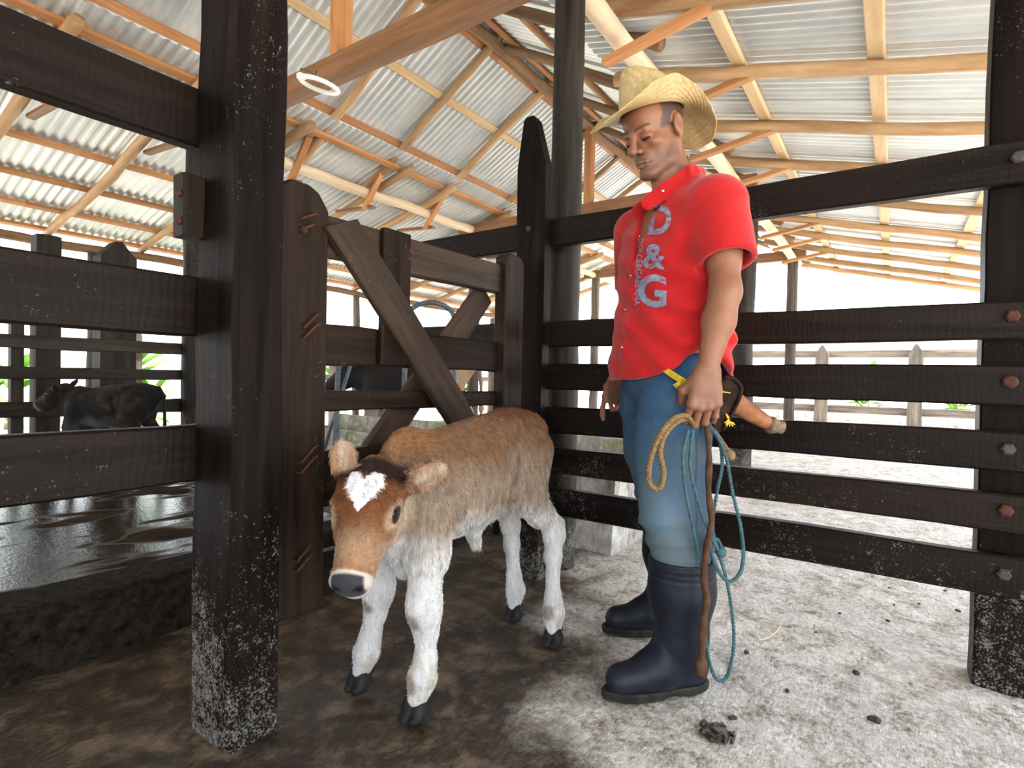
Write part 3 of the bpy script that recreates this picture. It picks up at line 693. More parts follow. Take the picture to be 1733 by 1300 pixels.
def cattle(name, loc, rz, leg, headR, headO, ears, colors, step, label, cat='calf', group=None, scale=1.0, tail=None, eyes=True, navel=True, head_scale=1.0, neck=None):
    """legs: list of (hip, mid, knee/hock, cannon, fetlock, pastern, hoof xy) in the animal's frame (X forward, Y left)"""
    global HOOF
    root = empty(name, loc, rz); tag(root, label, cat, group)
    if scale != 1.0:
        WM[root.name] = WM[root.name] @ Matrix.Scale(scale, 4); root.matrix_basis = WM[root.name]
    F1 = Field(np.arange(-0.52, 0.66, step), np.arange(-0.30, 0.26, step), np.arange(0.02, 0.95, step))
    Yf = ((0, 1, 0), 1.34)
    F1.cone((0.18, 0, 0.610), (-0.18, 0, 0.655), 0.150, 0.160, 0.05, Yf)
    F1.cone((0.10, 0, 0.590), (-0.06, 0, 0.605), 0.142, 0.135, 0.05, ((0, 1, 0), 1.2))
    F1.ell((-0.25, 0, 0.695), (0.135, 0.098, 0.132), None, 0.05)
    F1.ell((-0.345, 0, 0.735), (0.075, 0.055, 0.070), None, 0.05)
    F1.ell((0.285, 0, 0.71), (0.085, 0.045, 0.085), None, 0.04)
    for s_ in (-1, 1):
        F1.ell((0.26, 0.060*s_, 0.60), (0.085, 0.052, 0.150), None, 0.05)
        F1.ell((-0.145, 0.078*s_, 0.775), (0.032, 0.020, 0.026), None, 0.045)
        F1.ell((-0.355, 0.040*s_, 0.745), (0.028, 0.020, 0.028), None, 0.035)
        F1.ell((-0.10, 0.098*s_, 0.66), (0.045, 0.016, 0.075), None, 0.04, 's')       # hollow of the flank
    F1.cone((-0.16, 0.0, 0.80), (0.26, 0, 0.745), 0.016, 0.016, 0.05)
    H_ = Frame(headR, headO, head_scale)
    hb = H_.p((0.055, 0, -0.085))
    F1.cone((0.26, 0, 0.640), hb, 0.102, 0.072*head_scale, 0.05, ((0, 1, 0), 1.25))
    F1.cone((0.26, 0, 0.56), tuple(hb*0.45+np.array((0.30, 0, 0.50))*0.55), 0.092, 0.068, 0.05, ((0, 1, 0), 1.25))
    F1.cone((0.30, 0, 0.50), (0.285, 0, 0.395), 0.075, 0.032, 0.05, ((0, 1, 0), 1.5))
    if navel:
        F1.cone((-0.01, 0, 0.465), (-0.035, 0, 0.40), 0.035, 0.014, 0.035)
    for L in leg:
        pts = L[:-1]; F1.chain(pts, 0.028)
    for s_ in (-1, 1):
        F1.ell((-0.245, 0.068*s_, 0.60), (0.088, 0.050, 0.125), None, 0.04)
    if tail: F1.chain(tail, 0.015)
    # head
    def HE(c, r, k=0.02, mode='u'): F1.ell(H_.p(c), [q*head_scale for q in r], H_.R, k, mode)
    def HCn(a, b, ra, rb, k=0.02, flat=None, mode='u'):
        F1.cone(H_.p(a), H_.p(b), ra*head_scale, rb*head_scale, k, (H_.R@np.array(flat[0], float), flat[1]) if flat else None, mode)
    HE((0.050, 0, -0.045), (0.078, 0.070, 0.072), 0.03)
    HE((0.088, 0, -0.030), (0.070, 0.073, 0.046), 0.03)
    HCn((0.12, 0, -0.045), (0.238, 0, -0.043), 0.058, 0.043, 0.03)
    HCn((0.10, 0, -0.012), (0.235, 0, -0.012), 0.026, 0.020, 0.03)
    HE((0.256, 0, -0.036), (0.027, 0.047, 0.036), 0.015)
    HCn((0.07, 0, -0.105), (0.235, 0, -0.082), 0.042, 0.026, 0.035)
    HE((0.258, 0, -0.078), (0.022, 0.033, 0.017), 0.012)
    for s_ in (-1, 1):
        HE((0.090, 0.060*s_, -0.020), (0.034, 0.018, 0.020), 0.02)
        HE((0.115, 0.052*s_, -0.065), (0.05, 0.02, 0.035), 0.03)
        HE((0.104, 0.076*s_, -0.021), (0.023, 0.017, 0.014), 0.006, 's')
        HE((0.283, 0.022*s_, -0.024), (0.014, 0.010, 0.0085), 0.004, 's'); HE((0.280, 0.036*s_, -0.040), (0.010, 0.005, 0.010), 0.004, 's')
        HCn((0.283, 0.004*s_, -0.064), (0.225, 0.050*s_, -0.066), 0.0022, 0.002, 0.004, None, 's')
    HE((-0.012, 0, -0.02), (0.03, 0.032, 0.022), 0.02)
    for s_ in (-1, 1): HCn((0.084, 0.069*s_, -0.018), (0.122, 0.065*s_, -0.016), 0.0055, 0.004, 0.005)
    er = []
    for (base, tip, nrm, wid) in ears:
        base, tip = np.array(base, float), np.array(tip, float); R = ortho(tip-base, np.cross(nrm, tip-base)); c = (base+tip)/2; Lh = np.linalg.norm(tip-base)/2
        if R[:, 2]@np.array(nrm) < 0: R[:, 1] *= -1; R[:, 2] *= -1
        F1.cone(base-R[:, 0]*0.02, base+R[:, 0]*0.02, 0.022, 0.018, 0.02)
        F1.ell(c, (Lh+0.006, wid/2, 0.012), R, 0.012)
        F1.ell(c+R[:, 2]*0.016+R[:, 0]*0.002, (Lh*0.82, wid/2*0.72, 0.0155), R, 0.005, 's'); er.append((c, R, Lh))
    V, Q = F1.surface()
    body = mesh_obj('body', np_mesh('body', V, Q, lambda P: colors(P, H_, er), 1), 'coat', root)
    if HOOF is None: HOOF = hoof_mesh()
    for L in leg:
        (hx, hy, ang) = L[-1]
        mesh_obj('hoof', HOOF, 'hoof', root, WM[root.name] @ Matrix.Translation((hx, hy, 0.0)) @ Matrix.Rotation(ang, 4, 'Z'))
    if eyes:
        for s_ in (-1, 1):
            c = H_.p((0.103, 0.0585*s_, -0.0240)); mb = MB()
            mb.lathe([(0.0190*math.sin(math.pi*i/10)+1e-5, 0.0190*-math.cos(math.pi*i/10)) for i in range(11)], 16)
            mesh_obj('eye', mb.mesh('eye', True), 'eye', root, WM[root.name] @ Matrix.Translation(Vector(c)))
    return root, H_

def nz2(P, s): return 0.6*vnoise(P, s)+0.4*vnoise(P+5.1, s*2.3)
def calf_colors(P, H_, ears):
    x, y, z = P.T; n = nz2(P*np.array([1.4, 1.4, 0.5]), 26.0)-0.5; nb = nz2(P, 7.0)-0.5
    brown = np.array([0.185, 0.098, 0.052]); red = np.array([0.135, 0.043, 0.016]); tan = np.array([0.265, 0.202, 0.150]); white = np.array([0.56, 0.55, 0.545])
    c = mixa(brown, tan, sstep(0.74, 0.60, z+0.10*nb+0.03*n))
    c = mixa(c, white, sstep(0.56, 0.44, z+0.12*nb+0.05*n))
    c = mixa(c, red, 0.8*sstep(0.785, 0.83, z+0.03*nb+0.02*n)*sstep(0.1, -0.1, x))
    c = mixa(c, np.array([0.26, 0.125, 0.05]), 0.7*sstep(0.70, 0.78, z+0.05*nb)*sstep(0.15, 0.28, x))
    # pale rump stripe and inner legs, dark tail switch
    c = mixa(c, white, 0.8*sstep(-0.375, -0.41, x+0.02*n)*sstep(0.05, 0.02, np.abs(z-0.74)))
    c = mixa(c, np.array([0.05, 0.04, 0.035]), sstep(0.47, 0.42, z)*sstep(-0.425, -0.44, x))
    grime = nz2(P*np.array([1, 1, 0.7]), 19.0)
    c = mixa(c, np.array([0.44, 0.39, 0.28]), 0.6*sstep(0.5, 0.62, grime)*sstep(0.22, 0.10, z))
    for (kx, ky, kz, r) in ((0.33, 0.085, 0.285, 0.028), (0.315, -0.13, 0.255, 0.02), (0.315, -0.115, 0.225, 0.014), (0.33, 0.07, 0.10, 0.026), (-0.262, 0.15, 0.115, 0.028)):
        dd = np.sqrt((x-kx)**2+(y-ky)**2+(z-kz)**2); c = mixa(c, np.array([0.20, 0.14, 0.11]), 0.75*sstep(r*1.3, r*0.6, dd+0.012*n))
    # ---- head
    h = H_.inv(P); hx, hy, hz = h.T
    on = sstep(0.115, 0.095, np.sqrt((hx-0.12)**2*0.18+hy**2+(hz+0.05)**2))*(hz > -0.135)*sstep(-0.045, -0.02, hx+0.02*n)*sstep(-0.115, -0.085, hz+0.35*np.clip(hx, 0, 0.12))
    face = np.tile(np.array([0.150, 0.055, 0.020]), (len(P), 1))
    face = mixa(face, np.array([0.32, 0.195, 0.115]), sstep(0.125, 0.195, hx+0.03*nb))
    face = mixa(face, np.array([0.34, 0.26, 0.19]), sstep(-0.035, -0.075, hz+0.02*n))
    face = mixa(face, np.array([0.025, 0.013, 0.010]), sstep(0.045, 0.012, hx+0.02*n+0.25*np.abs(hy)*0)*sstep(-0.07, -0.04, hz))
    ed = np.sqrt(((hx-0.103)/1.5)**2+(hz+0.026)**2)
    face = mixa(face, np.array([0.42, 0.31, 0.21]), 0.8*sstep(0.032, 0.02, ed)*(np.abs(hy) > 0.045))
    face = mixa(face, np.array([0.03, 0.02, 0.018]), sstep(0.0165, 0.0135, ed)*(np.abs(hy) > 0.045))
    # white heart: two lobes and a point
    n2 = (vnoise(P, 160.0)-0.5)*0.010
    s = (hx-0.026)/0.082; lobes = 0.044*np.sqrt(np.clip(1-np.abs(s)**1.35, 0, 1)); notch = 0.020*sstep(0.016, 0.0, np.abs(hy))
    heart = (hx > 0.018+notch+n2) & (np.abs(hy) < 0.042*np.clip((0.122-hx)/0.070, 0, 1)**0.9+n2*np.clip((0.122-hx)/0.03, 0, 1)) & (hx < 0.119) & (hz > -0.06) & (np.abs(hy) < 0.042+n2) & ((hx > 0.035+n2) | (np.abs(np.abs(hy)-0.022) < 0.017+n2))
    face = np.where(heart[:, None], np.array([0.74, 0.735, 0.73])[None], face)
    face = mixa(face, np.array([0.30, 0.14, 0.06]), 0.85*sstep(0.222, 0.236, hx+0.006*n)*sstep(-0.055, -0.02, hz))
    face = mixa(face, np.array([0.52, 0.46, 0.39]), sstep(0.240, 0.246, hx+0.004*n))
    face = mixa(face, np.array([0.38, 0.28, 0.24]), sstep(-0.070, -0.078, hz)*(hx > 0.235))
    pad = sstep(1.10, 0.94, (np.abs(hy/0.036)**3+np.abs((hz+0.026)/0.037)**3)**(1/3))*sstep(0.247, 0.254, hx)
    face = mixa(face, np.array([0.030, 0.030, 0.036]), pad)
    nst = sstep(1.15, 0.8, np.sqrt(((np.abs(hy)-0.023)/0.012)**2+((hz+0.022)/0.0100)**2))*sstep(0.250, 0.258, hx)
    face = mixa(face, np.array([0.0025, 0.0022, 0.0025]), nst)
    c = c*(1-on[:, None])+face*on[:, None]
    for (ec, R, Lh) in ears:
        q = (P-ec)@R; on = (np.abs(q[:, 0]) < Lh+0.02) & (np.abs(q[:, 1]) < 0.045) & (np.abs(q[:, 2]) < 0.028) & (q[:, 0] > -Lh*0.75)
        ec_ = mixa(np.array([0.34, 0.215, 0.135]), np.array([0.46, 0.36, 0.28]), sstep(0.02, 0.0, np.abs(q[:, 1])+0.004*n))
        ec_ = mixa(ec_, np.array([0.17, 0.08, 0.04]), sstep(-Lh*0.35, -Lh*0.7, q[:, 0]))
        c = np.where(on[:, None], ec_, c)
    return c
_hy, _hp = math.radians(31), math.radians(53)
headR = ortho((math.cos(_hp)*math.cos(_hy), math.cos(_hp)*math.sin(_hy), -math.sin(_hp)), (-math.sin(_hy), math.cos(_hy), 0.0))
calf_legs = [
    [((0.262, 0.066, 0.58), 0.080), ((0.288, 0.088, 0.45), 0.055), ((0.298, 0.090, 0.36), 0.038), ((0.299, 0.09, 0.315), 0.043), ((0.294, 0.089, 0.28), 0.036), ((0.285, 0.087, 0.235), 0.0265), ((0.285, 0.086, 0.16), 0.025), ((0.291, 0.080, 0.108), 0.034), ((0.303, 0.075, 0.055), 0.027), (0.312, 0.072, 0.25)],
    [((0.262, -0.066, 0.58), 0.080), ((0.268, -0.10, 0.44), 0.054), ((0.272, -0.116, 0.35), 0.037), ((0.272, -0.122, 0.305), 0.042), ((0.270, -0.128, 0.27), 0.034), ((0.270, -0.138, 0.22), 0.0265), ((0.276, -0.148, 0.16), 0.025), ((0.285, -0.155, 0.108), 0.033), ((0.300, -0.160, 0.055), 0.026), (0.310, -0.162, 0.1)],
    [((-0.24, 0.062, 0.68), 0.095), ((-0.185, 0.098, 0.54), 0.066), ((-0.255, 0.118, 0.465), 0.043), ((-0.325, 0.130, 0.408), 0.033), ((-0.330, 0.133, 0.370), 0.033), ((-0.316, 0.138, 0.30), 0.025), ((-0.302, 0.150, 0.16), 0.0235), ((-0.297, 0.157, 0.108), 0.032), ((-0.286, 0.164, 0.055), 0.026), (-0.278, 0.166, 0.15)],
    [((-0.24, -0.062, 0.68), 0.095), ((-0.175, -0.085, 0.54), 0.064), ((-0.27, -0.086, 0.465), 0.042), ((-0.350, -0.083, 0.405), 0.032), ((-0.362, -0.082, 0.365), 0.032), ((-0.366, -0.078, 0.29), 0.025), ((-0.376, -0.070, 0.16), 0.0235), ((-0.382, -0.066, 0.108), 0.031), ((-0.368, -0.062, 0.055), 0.025), (-0.360, -0.060, 0.1)],
]
calf_ears = [((0.372, 0.085, 0.650), (0.296, 0.148, 0.704), (0.66, 0.60, 0.35), 0.060),
             ((0.452, -0.055, 0.668), (0.452, -0.078, 0.762), (0.62, 0.70, 0.1), 0.070)]
tail = [((-0.385, 0, 0.785), 0.020), ((-0.432, 0.004, 0.72), 0.016), ((-0.446, 0.012, 0.60), 0.013), ((-0.450, 0.014, 0.48), 0.013), ((-0.452, 0.012, 0.42), 0.018), ((-0.448, 0.012, 0.34), 0.006)]
calf, calfH = cattle('calf', (1.4, 1.13, 0.0), math.pi, calf_legs, headR, (0.426, 0.012, 0.700), calf_ears, calf_colors, 0.0034,
                     'young tan calf with a white heart on its forehead standing beside the gate', 'calf', tail=tail, head_scale=1.10)

# ------------------------------------------------------------------ the man
M['skin'] = attr_mat('skin', 0.48, 120, 0.16, 0.0012, spec=0.42, var=0.06, sss=0.12)
def cloth_mat(name, c1, c2, scale, weave=420, rough=0.85, sheen=0.2):
    m, nt, bs = mat_new(name)
    n = noise_n(nt, coords(nt, 'Object'), scale, 5, 0.65, 0.3)
    nt.links.new(ramp(nt, n, [(0.3, c1), (0.7, c2)]), bs.inputs['Base Color'])
    setp(bs, Roughness=rough); bs.inputs['Sheen Weight'].default_value = sheen; bs.inputs['Specular IOR Level'].default_value = 0.15
    wr = noise_n(nt, coords(nt, 'Object', (1.0, 1.0, 0.45)), 13, 3, 0.55, 1.6)
    bump(nt, bs, math_n(nt, 'ADD', math_n(nt, 'MULTIPLY', noise_n(nt, coords(nt, 'Object'), weave, 2, 0.5), 0.03), wr), 0.22, 0.016)
    return m
M['shirt'] = cloth_mat('red_shirt_cloth', (0.37, 0.007, 0.009), (0.49, 0.012, 0.014), 5)
M['jeans'] = attr_mat('denim', 0.85, 260, 0.25, 0.0015, (1, 1, 0.35), spec=0.15, var=0.10)
M['rubber'] = simple_noise_mat('dark_rubber', (0.006, 0.007, 0.012), (0.016, 0.018, 0.030), 14, 0.42, 0.10, 0.002, kind='object')
M['sole'] = simple_noise_mat('dirty_sole_rubber', (0.007, 0.007, 0.008), (0.035, 0.030, 0.020), 22, 0.7, 0.3, 0.003, kind='object')
M['hair'] = simple_noise_mat('short_dark_hair', (0.010, 0.007, 0.005), (0.045, 0.032, 0.024), 160, 0.6, 0.6, 0.003, kind='object')
MAN_O, MAN_D = (1.81, 0.62), math.atan2(0.742, -0.67)
man = empty('person', (MAN_O[0], MAN_O[1], 0.0), MAN_D)
tag(man, 'man in straw hat, red shirt, jeans and rubber boots looking down at the calf', 'person')
yw = math.radians(21)
TF, TL = np.array([math.cos(yw), math.sin(yw)]), np.array([-math.sin(yw), math.cos(yw)])
def torso_fn(table, c0=None):
    zs_ = np.array([r[0] for r in table]); cx = np.array([r[1] for r in table]); hd = np.array([r[2] for r in table]); hw = np.array([r[3] for r in table])
    def fn(X, Y, Z):
        z = np.broadcast_to(Z, (1, 1, Z.shape[2])) if Z.ndim == 3 else Z
        c, d_, w = np.interp(z, zs_, cx), np.interp(z, zs_, hd), np.interp(z, zs_, hw)
        px = X-c; f_ = px*TF[0]+Y*TF[1]; l_ = px*TL[0]+Y*TL[1]
        q = np.sqrt((np.abs(f_/d_))**2.3+(np.abs(l_/w))**2.3+1e-9)
        q = q**(1/1.15)
        return (q-1)*np.minimum(d_, w)*0.92
    return fn
SH_T = [(0.80, -0.010, 0.165, 0.205), (0.93, -0.010, 0.172, 0.208), (1.05, -0.004, 0.172, 0.206), (1.20, -0.012, 0.155, 0.200), (1.34, -0.010, 0.146, 0.205),
        (1.44, -0.020, 0.130, 0.205), (1.50, -0.026, 0.110, 0.195), (1.56, -0.030, 0.080, 0.135), (1.61, -0.026, 0.062, 0.085), (1.66, -0.02, 0.056, 0.07)]
BD_T = [(0.80, -0.02, 0.09, 0.12), (1.0, -0.015, 0.105, 0.135)]+[(z, c, d_-0.024 if z < 1.5 else d_-0.018, w-0.030 if z < 1.5 else w-0.026) for z, c, d_, w in SH_T if 1.1 < z < 1.6]
LSH, RSH = np.array((-0.075, 0.185, 1.485)), np.array((0.055, -0.185, 1.485))
LEL, LWR = np.array((-0.056, 0.262, 1.205)), np.array((-0.004, 0.272, 0.985))
REL, RWR = np.array((0.010, -0.285, 1.20)), np.array((0.088, -0.238, 0.965))
pit, hyw = math.radians(26), math.radians(26)
fh = np.array([math.cos(pit)*math.cos(hyw), math.cos(pit)*math.sin(hyw), -math.sin(pit)])
lh = np.array([-math.sin(hyw), math.cos(hyw), 0.0])
HM = Frame(ortho(fh, lh), (0.072, 0.020, 1.752), 1.05)
def hand(F1, wrist, d, n, thumb, curl, spread=1.0, sc=1.0, thumb_curl=0.5, lengths=None):
    """palm and five jointed fingers: d towards the fingers, n the back of the hand, thumb the thumb side"""
    d = np.array(d, float); d /= np.linalg.norm(d); n = np.array(n, float); n -= d*(n@d); n /= np.linalg.norm(n)
    s_ = np.array(thumb, float); s_ -= d*(s_@d); s_ -= n*(s_@n); s_ /= np.linalg.norm(s_)
    w = np.array(wrist, float)
    kn = []
    offs = [0.031, 0.0105, -0.0105, -0.030]; klen = [0.088, 0.092, 0.087, 0.078]
    for o_, kl in zip(offs, klen):
        kp = w+d*kl*sc+s_*o_*sc*spread; kn.append(kp)
        F1.cone(w+s_*o_*0.55*sc+d*0.005, kp, 0.017*sc, 0.0125*sc, 0.014)
        F1.ell(kp+n*0.004*sc, (0.0105*sc,)*3, None, 0.010)
    F1.cone(w+d*0.045*sc-n*0.006+s_*0.012*sc, w+d*0.05*sc-n*0.006-s_*0.02*sc, 0.018*sc, 0.016*sc, 0.02)
    segs = [(0.044, 0.027, 0.022), (0.049, 0.031, 0.024), (0.045, 0.029, 0.024), (0.035, 0.022, 0.020)]
    tips = []
    for i in range(4):
        p = kn[i]; ang = 0.0; r = 0.0102*sc if i < 3 else 0.0090*sc
        side = s_*(0.06*(1.5-i))*spread
        for j in range(3):
            ang += curl[i][j]; v = d*math.cos(ang)-n*math.sin(ang)+side; v /= np.linalg.norm(v)
            q = p+v*segs[i][j]*sc*1.05; F1.cone(p, q, r, r*0.9, 0.0035); F1.ell(p, (r*1.05,)*3, None, 0.004); p = q; r *= 0.92
        tips.append(p)
    b = w+d*0.022*sc+s_*0.022*sc-n*0.006*sc
    v1 = d*0.72+s_*0.62-n*0.25; v1 /= np.linalg.norm(v1); m_ = b+v1*0.045*sc
    F1.cone(b, m_, 0.0165*sc, 0.0120*sc, 0.014)
    v2 = d*0.95+s_*(0.25-thumb_curl*0.4)-n*(0.25+thumb_curl*0.5); v2 /= np.linalg.norm(v2); m2 = m_+v2*0.034*sc; F1.cone(m_, m2, 0.0118*sc, 0.0102*sc, 0.004)
    v3 = d*0.95+s_*(0.05-thumb_curl*0.5)-n*(0.2+thumb_curl*0.6); v3 /= np.linalg.norm(v3); F1.cone(m2, m2+v3*0.026*sc, 0.0102*sc, 0.0080*sc, 0.004)
    return kn, tips
FB = Field(axis_steps((-0.30, -0.075, 0.004), (-0.075, 0.25, 0.0026)), axis_steps((-0.36, -0.11, 0.0034), (-0.11, 0.17, 0.0026), (0.17, 0.37, 0.0034)),
           axis_steps((0.06, 0.72, 0.008), (0.72, 1.02, 0.0028), (1.02, 1.56, 0.006), (1.56, 1.92, 0.0026)))
FB.func((-0.3, -0.3, 0.86), (0.3, 0.3, 1.56), lambda X, Y, Z: np.maximum(torso_fn(BD_T)(X, Y, Z), np.maximum(0.84-Z, Z-1.58)), 0.02)
# legs inside the jeans and boots
for pts in ([((-0.02, 0.085, 0.88), 0.078), ((0.03, 0.15, 0.52), 0.062), ((0.012, 0.168, 0.16), 0.045), ((0.10, 0.178, 0.085), 0.03)],
            [((-0.02, -0.085, 0.88), 0.078), ((-0.05, -0.16, 0.52), 0.062), ((-0.115, -0.2, 0.16), 0.045), ((-0.02, -0.2, 0.085), 0.03)]): FB.chain(pts, 0.03)
# arms
def arm(sh, el, wr, out):
    FB.cone(sh+np.array((0, 0, -0.02)), el, 0.050, 0.043, 0.03)
    FB.ell(sh*0.45+el*0.55+np.array(out)*0.004, (0.048, 0.046, 0.075), None, 0.03)
    FB.cone(el, el*0.62+wr*0.38, 0.041, 0.045, 0.025); FB.cone(el*0.62+wr*0.38, wr, 0.044, 0.029, 0.025, (out, 1.15))
arm(LSH, LEL, LWR, (0.15, 1, 0)); arm(RSH, REL, RWR, (0, -1, 0))
c4 = [(0.55, 0.75, 0.55), (0.50, 0.80, 0.55), (0.50, 0.72, 0.55), (0.42, 0.62, 0.5)]
hand(FB, LWR+np.array((0.002, 0.0, -0.008)), (0.07, 0.02, -1), (0.18, 0.98, 0.02), (1, -0.18, 0.05), c4, 1.0, 1.16, 1.0)
c4 = [(0.18, 0.30, 0.25), (0.75, 1.0, 0.6), (0.85, 1.05, 0.6), (0.65, 0.85, 0.5)]
hand(FB, RWR+np.array((0.004, 0.0, -0.008)), (0.28, 0.05, -1), (0.30, -0.95, 0.1), (1, 0.35, 0.2), c4, 1.0, 1.0, 0.35)
# neck
nb_ = HM.p((-0.030, 0, -0.055))
FB.cone((-0.030, 0.0, 1.50), nb_, 0.066, 0.056, 0.04)
for s_ in (-1, 1):
    FB.cone((0.022+0.01*s_, 0.028*s_+0.01, 1.535), HM.p((-0.02, 0.056*s_, -0.045)), 0.011, 0.014, 0.02)
FB.cone((0.005, 0.0, 1.55), HM.p((0.045, 0, -0.085)), 0.030, 0.026, 0.03); FB.ell(HM.p((0.038, 0, -0.118)), (0.014, 0.012, 0.016), HM.R, 0.02)
def HE(c, r, k=0.015, mode='u', tilt=None):
    R = HM.R if tilt is None else HM.R@np.array(Matrix.Rotation(tilt[0], 3, tilt[1]))
    FB.ell(HM.p(c), [q*HM.s for q in r], R, k, mode)
def HCO(a, b, ra, rb, k=0.012, mode='u'): FB.cone(HM.p(a), HM.p(b), ra*HM.s, rb*HM.s, k, None, mode)
HE((-0.014, 0, 0.042), (0.100, 0.076, 0.088), 0.02)
HE((0.030, 0, -0.030), (0.060, 0.058, 0.082), 0.03)
HE((0.046, 0, 0.050), (0.048, 0.060, 0.045), 0.02)
HE((0.080, 0, -0.104), (0.021, 0.023, 0.018), 0.018)
HCO((0.083, -0.036, 0.020), (0.090, 0, 0.018), 0.011, 0.012, 0.016); HCO((0.083, 0.036, 0.020), (0.090, 0, 0.018), 0.011, 0.012, 0.016)
HE((0.078, 0, -0.064), (0.021, 0.030, 0.022), 0.015)
for s_ in (-1, 1):
    HCO((-0.005, 0.054*s_, -0.045), (0.022, 0.047*s_, -0.086), 0.017, 0.016, 0.022); HCO((0.022, 0.047*s_, -0.086), (0.075, 0.014*s_, -0.108), 0.016, 0.014, 0.022)
    HE((0.060, 0.046*s_, -0.022), (0.024, 0.017, 0.015), 0.018)
    HE((0.098, 0.033*s_, -0.001), (0.017, 0.021, 0.013), 0.010, 's')
    HE((0.079, 0.033*s_, -0.001), (0.0165, 0.0185, 0.0140), 0.004)
    HCO((0.0955, 0.020*s_, -0.0075), (0.0930, 0.046*s_, -0.0080), 0.0016, 0.0016, 0.002, 's')
    HCO((0.094, 0.020*s_, 0.0075), (0.089, 0.047*s_, 0.0060), 0.0012, 0.0012, 0.003, 's')
    HCO((0.101, 0.020*s_, -0.038), (0.082, 0.035*s_, -0.070), 0.0014, 0.0010, 0.004, 's')
HCO((0.094, 0, 0.014), (0.120, 0, -0.030), 0.0090, 0.0120, 0.010)
for s_ in (-1, 1):
    HE((0.104, 0.0135*s_, -0.036), (0.0125, 0.0080, 0.0085), 0.005); HE((0.110, 0.007*s_, -0.043), (0.006, 0.0035, 0.003), 0.002, 's')
HCO((0.097, -0.020, -0.069), (0.1015, 0, -0.065), 0.0040, 0.0048, 0.006); HCO((0.097, 0.020, -0.069), (0.1015, 0, -0.065), 0.0040, 0.0048, 0.006)
HCO((0.094, -0.018, -0.078), (0.0970, 0, -0.079), 0.0045, 0.0058, 0.006); HCO((0.094, 0.018, -0.078), (0.0970, 0, -0.079), 0.0045, 0.0058, 0.006)
HCO((0.097, -0.027, -0.0745), (0.107, 0, -0.0720), 0.0016, 0.0018, 0.003, 's'); HCO((0.097, 0.027, -0.0745), (0.107, 0, -0.0720), 0.0016, 0.0018, 0.003, 's')
for s_ in (-1, 1):
    HE((-0.015, 0.080*s_, 0.001), (0.021, 0.0095, 0.032), 0.006, 'u', (-0.15, 'Y')); HE((-0.012, 0.0895*s_, 0.006), (0.0105, 0.0065, 0.017), 0.004, 's', (-0.15, 'Y'))
    HE((-0.001, 0.078*s_, -0.004), (0.005, 0.006, 0.008), 0.004); HCO((-0.016, 0.079*s_, -0.026), (-0.010, 0.077*s_, -0.036), 0.008, 0.006, 0.005)
def skin_colors(P):
    n = nz2(P, 30.0)-0.5; nf = nz2(P, 90.0)-0.5
    c = np.tile(np.array([0.235, 0.098, 0.052]), (len(P), 1))*(1+0.25*n+0.15*nf)[:, None]
    c = mixa(c, np.array([0.20, 0.085, 0.050]), 0.7*sstep(1.05, 0.92, P[:, 2]))
    h = HM.inv(P); hx, hy, hz = h.T; on = (P[:, 2] > 1.58)
    stub = sstep(-0.035, -0.055, hz)*sstep(0.10, 0.06, np.sqrt((hx-0.06)**2*0.5+(hz+0.085)**2))*(hx > 0.0)*(hz > -0.125)
    c = np.where(on[:, None], mixa(c, np.array([0.115, 0.062, 0.045]), 0.6*stub), c)
    lip = on & (hx > 0.088) & (np.abs(hy) < 0.024) & (np.abs(hz+0.0725) < 0.0075)
    c = np.where(lip[:, None], mixa(c, np.array([0.25, 0.10, 0.08]), np.full(len(P), 0.5)), c)
    seam = on & (hx > 0.080) & (np.abs(hy) < 0.026) & (np.abs(hz+0.0726+0.002*np.abs(hy)/0.026) < 0.0016)
    c = np.where(seam[:, None], np.array([0.045, 0.018, 0.014])[None], c)
    bz = 0.024+0.004*np.sin(np.clip(np.abs(hy)-0.012, 0, 1)*60)
    brow = on & (np.abs(hy) > 0.010) & (np.abs(hy) < 0.050) & (np.abs(hz-bz-0.002*nf) < 0.0050-0.06*np.clip(np.abs(hy)-0.03, 0, 1)) & (hx > 0.06)
    c = np.where(brow[:, None], mixa(c, np.array([0.050, 0.028, 0.020]), np.clip(0.75+1.2*nf, 0, 0.9)), c)
    slit = on & (np.abs(np.abs(hy)-0.033) < 0.0155) & (np.abs(hz+0.0082) < 0.0034) & (hx > 0.082)
    c = np.where(slit[:, None], np.array([0.020, 0.012, 0.010])[None], c)
    # close-cropped hair on the scalp below the hat brim
    scalp = sstep(0.045, 0.030, hx+0.3*np.clip(hz-0.03, -0.05, 0.05)+0.012*nf)*sstep(-0.004, 0.012, hz+0.35*np.clip(-0.03-hx, 0, 0.1)+0.01*nf)*(np.abs(hy) > 0.03)
    ear = (np.abs(hy) > 0.070) & (((hx+0.015)/0.025)**2+(hz/0.039)**2 < 1)
    c = np.where((on & ~ear)[:, None], mixa(c, np.array([0.035, 0.024, 0.018]), 0.9*scalp), c)
    return c
V, Q = FB.surface()
mesh_obj('body', np_mesh('body', V, Q, skin_colors, 1), 'skin', man)
del FB

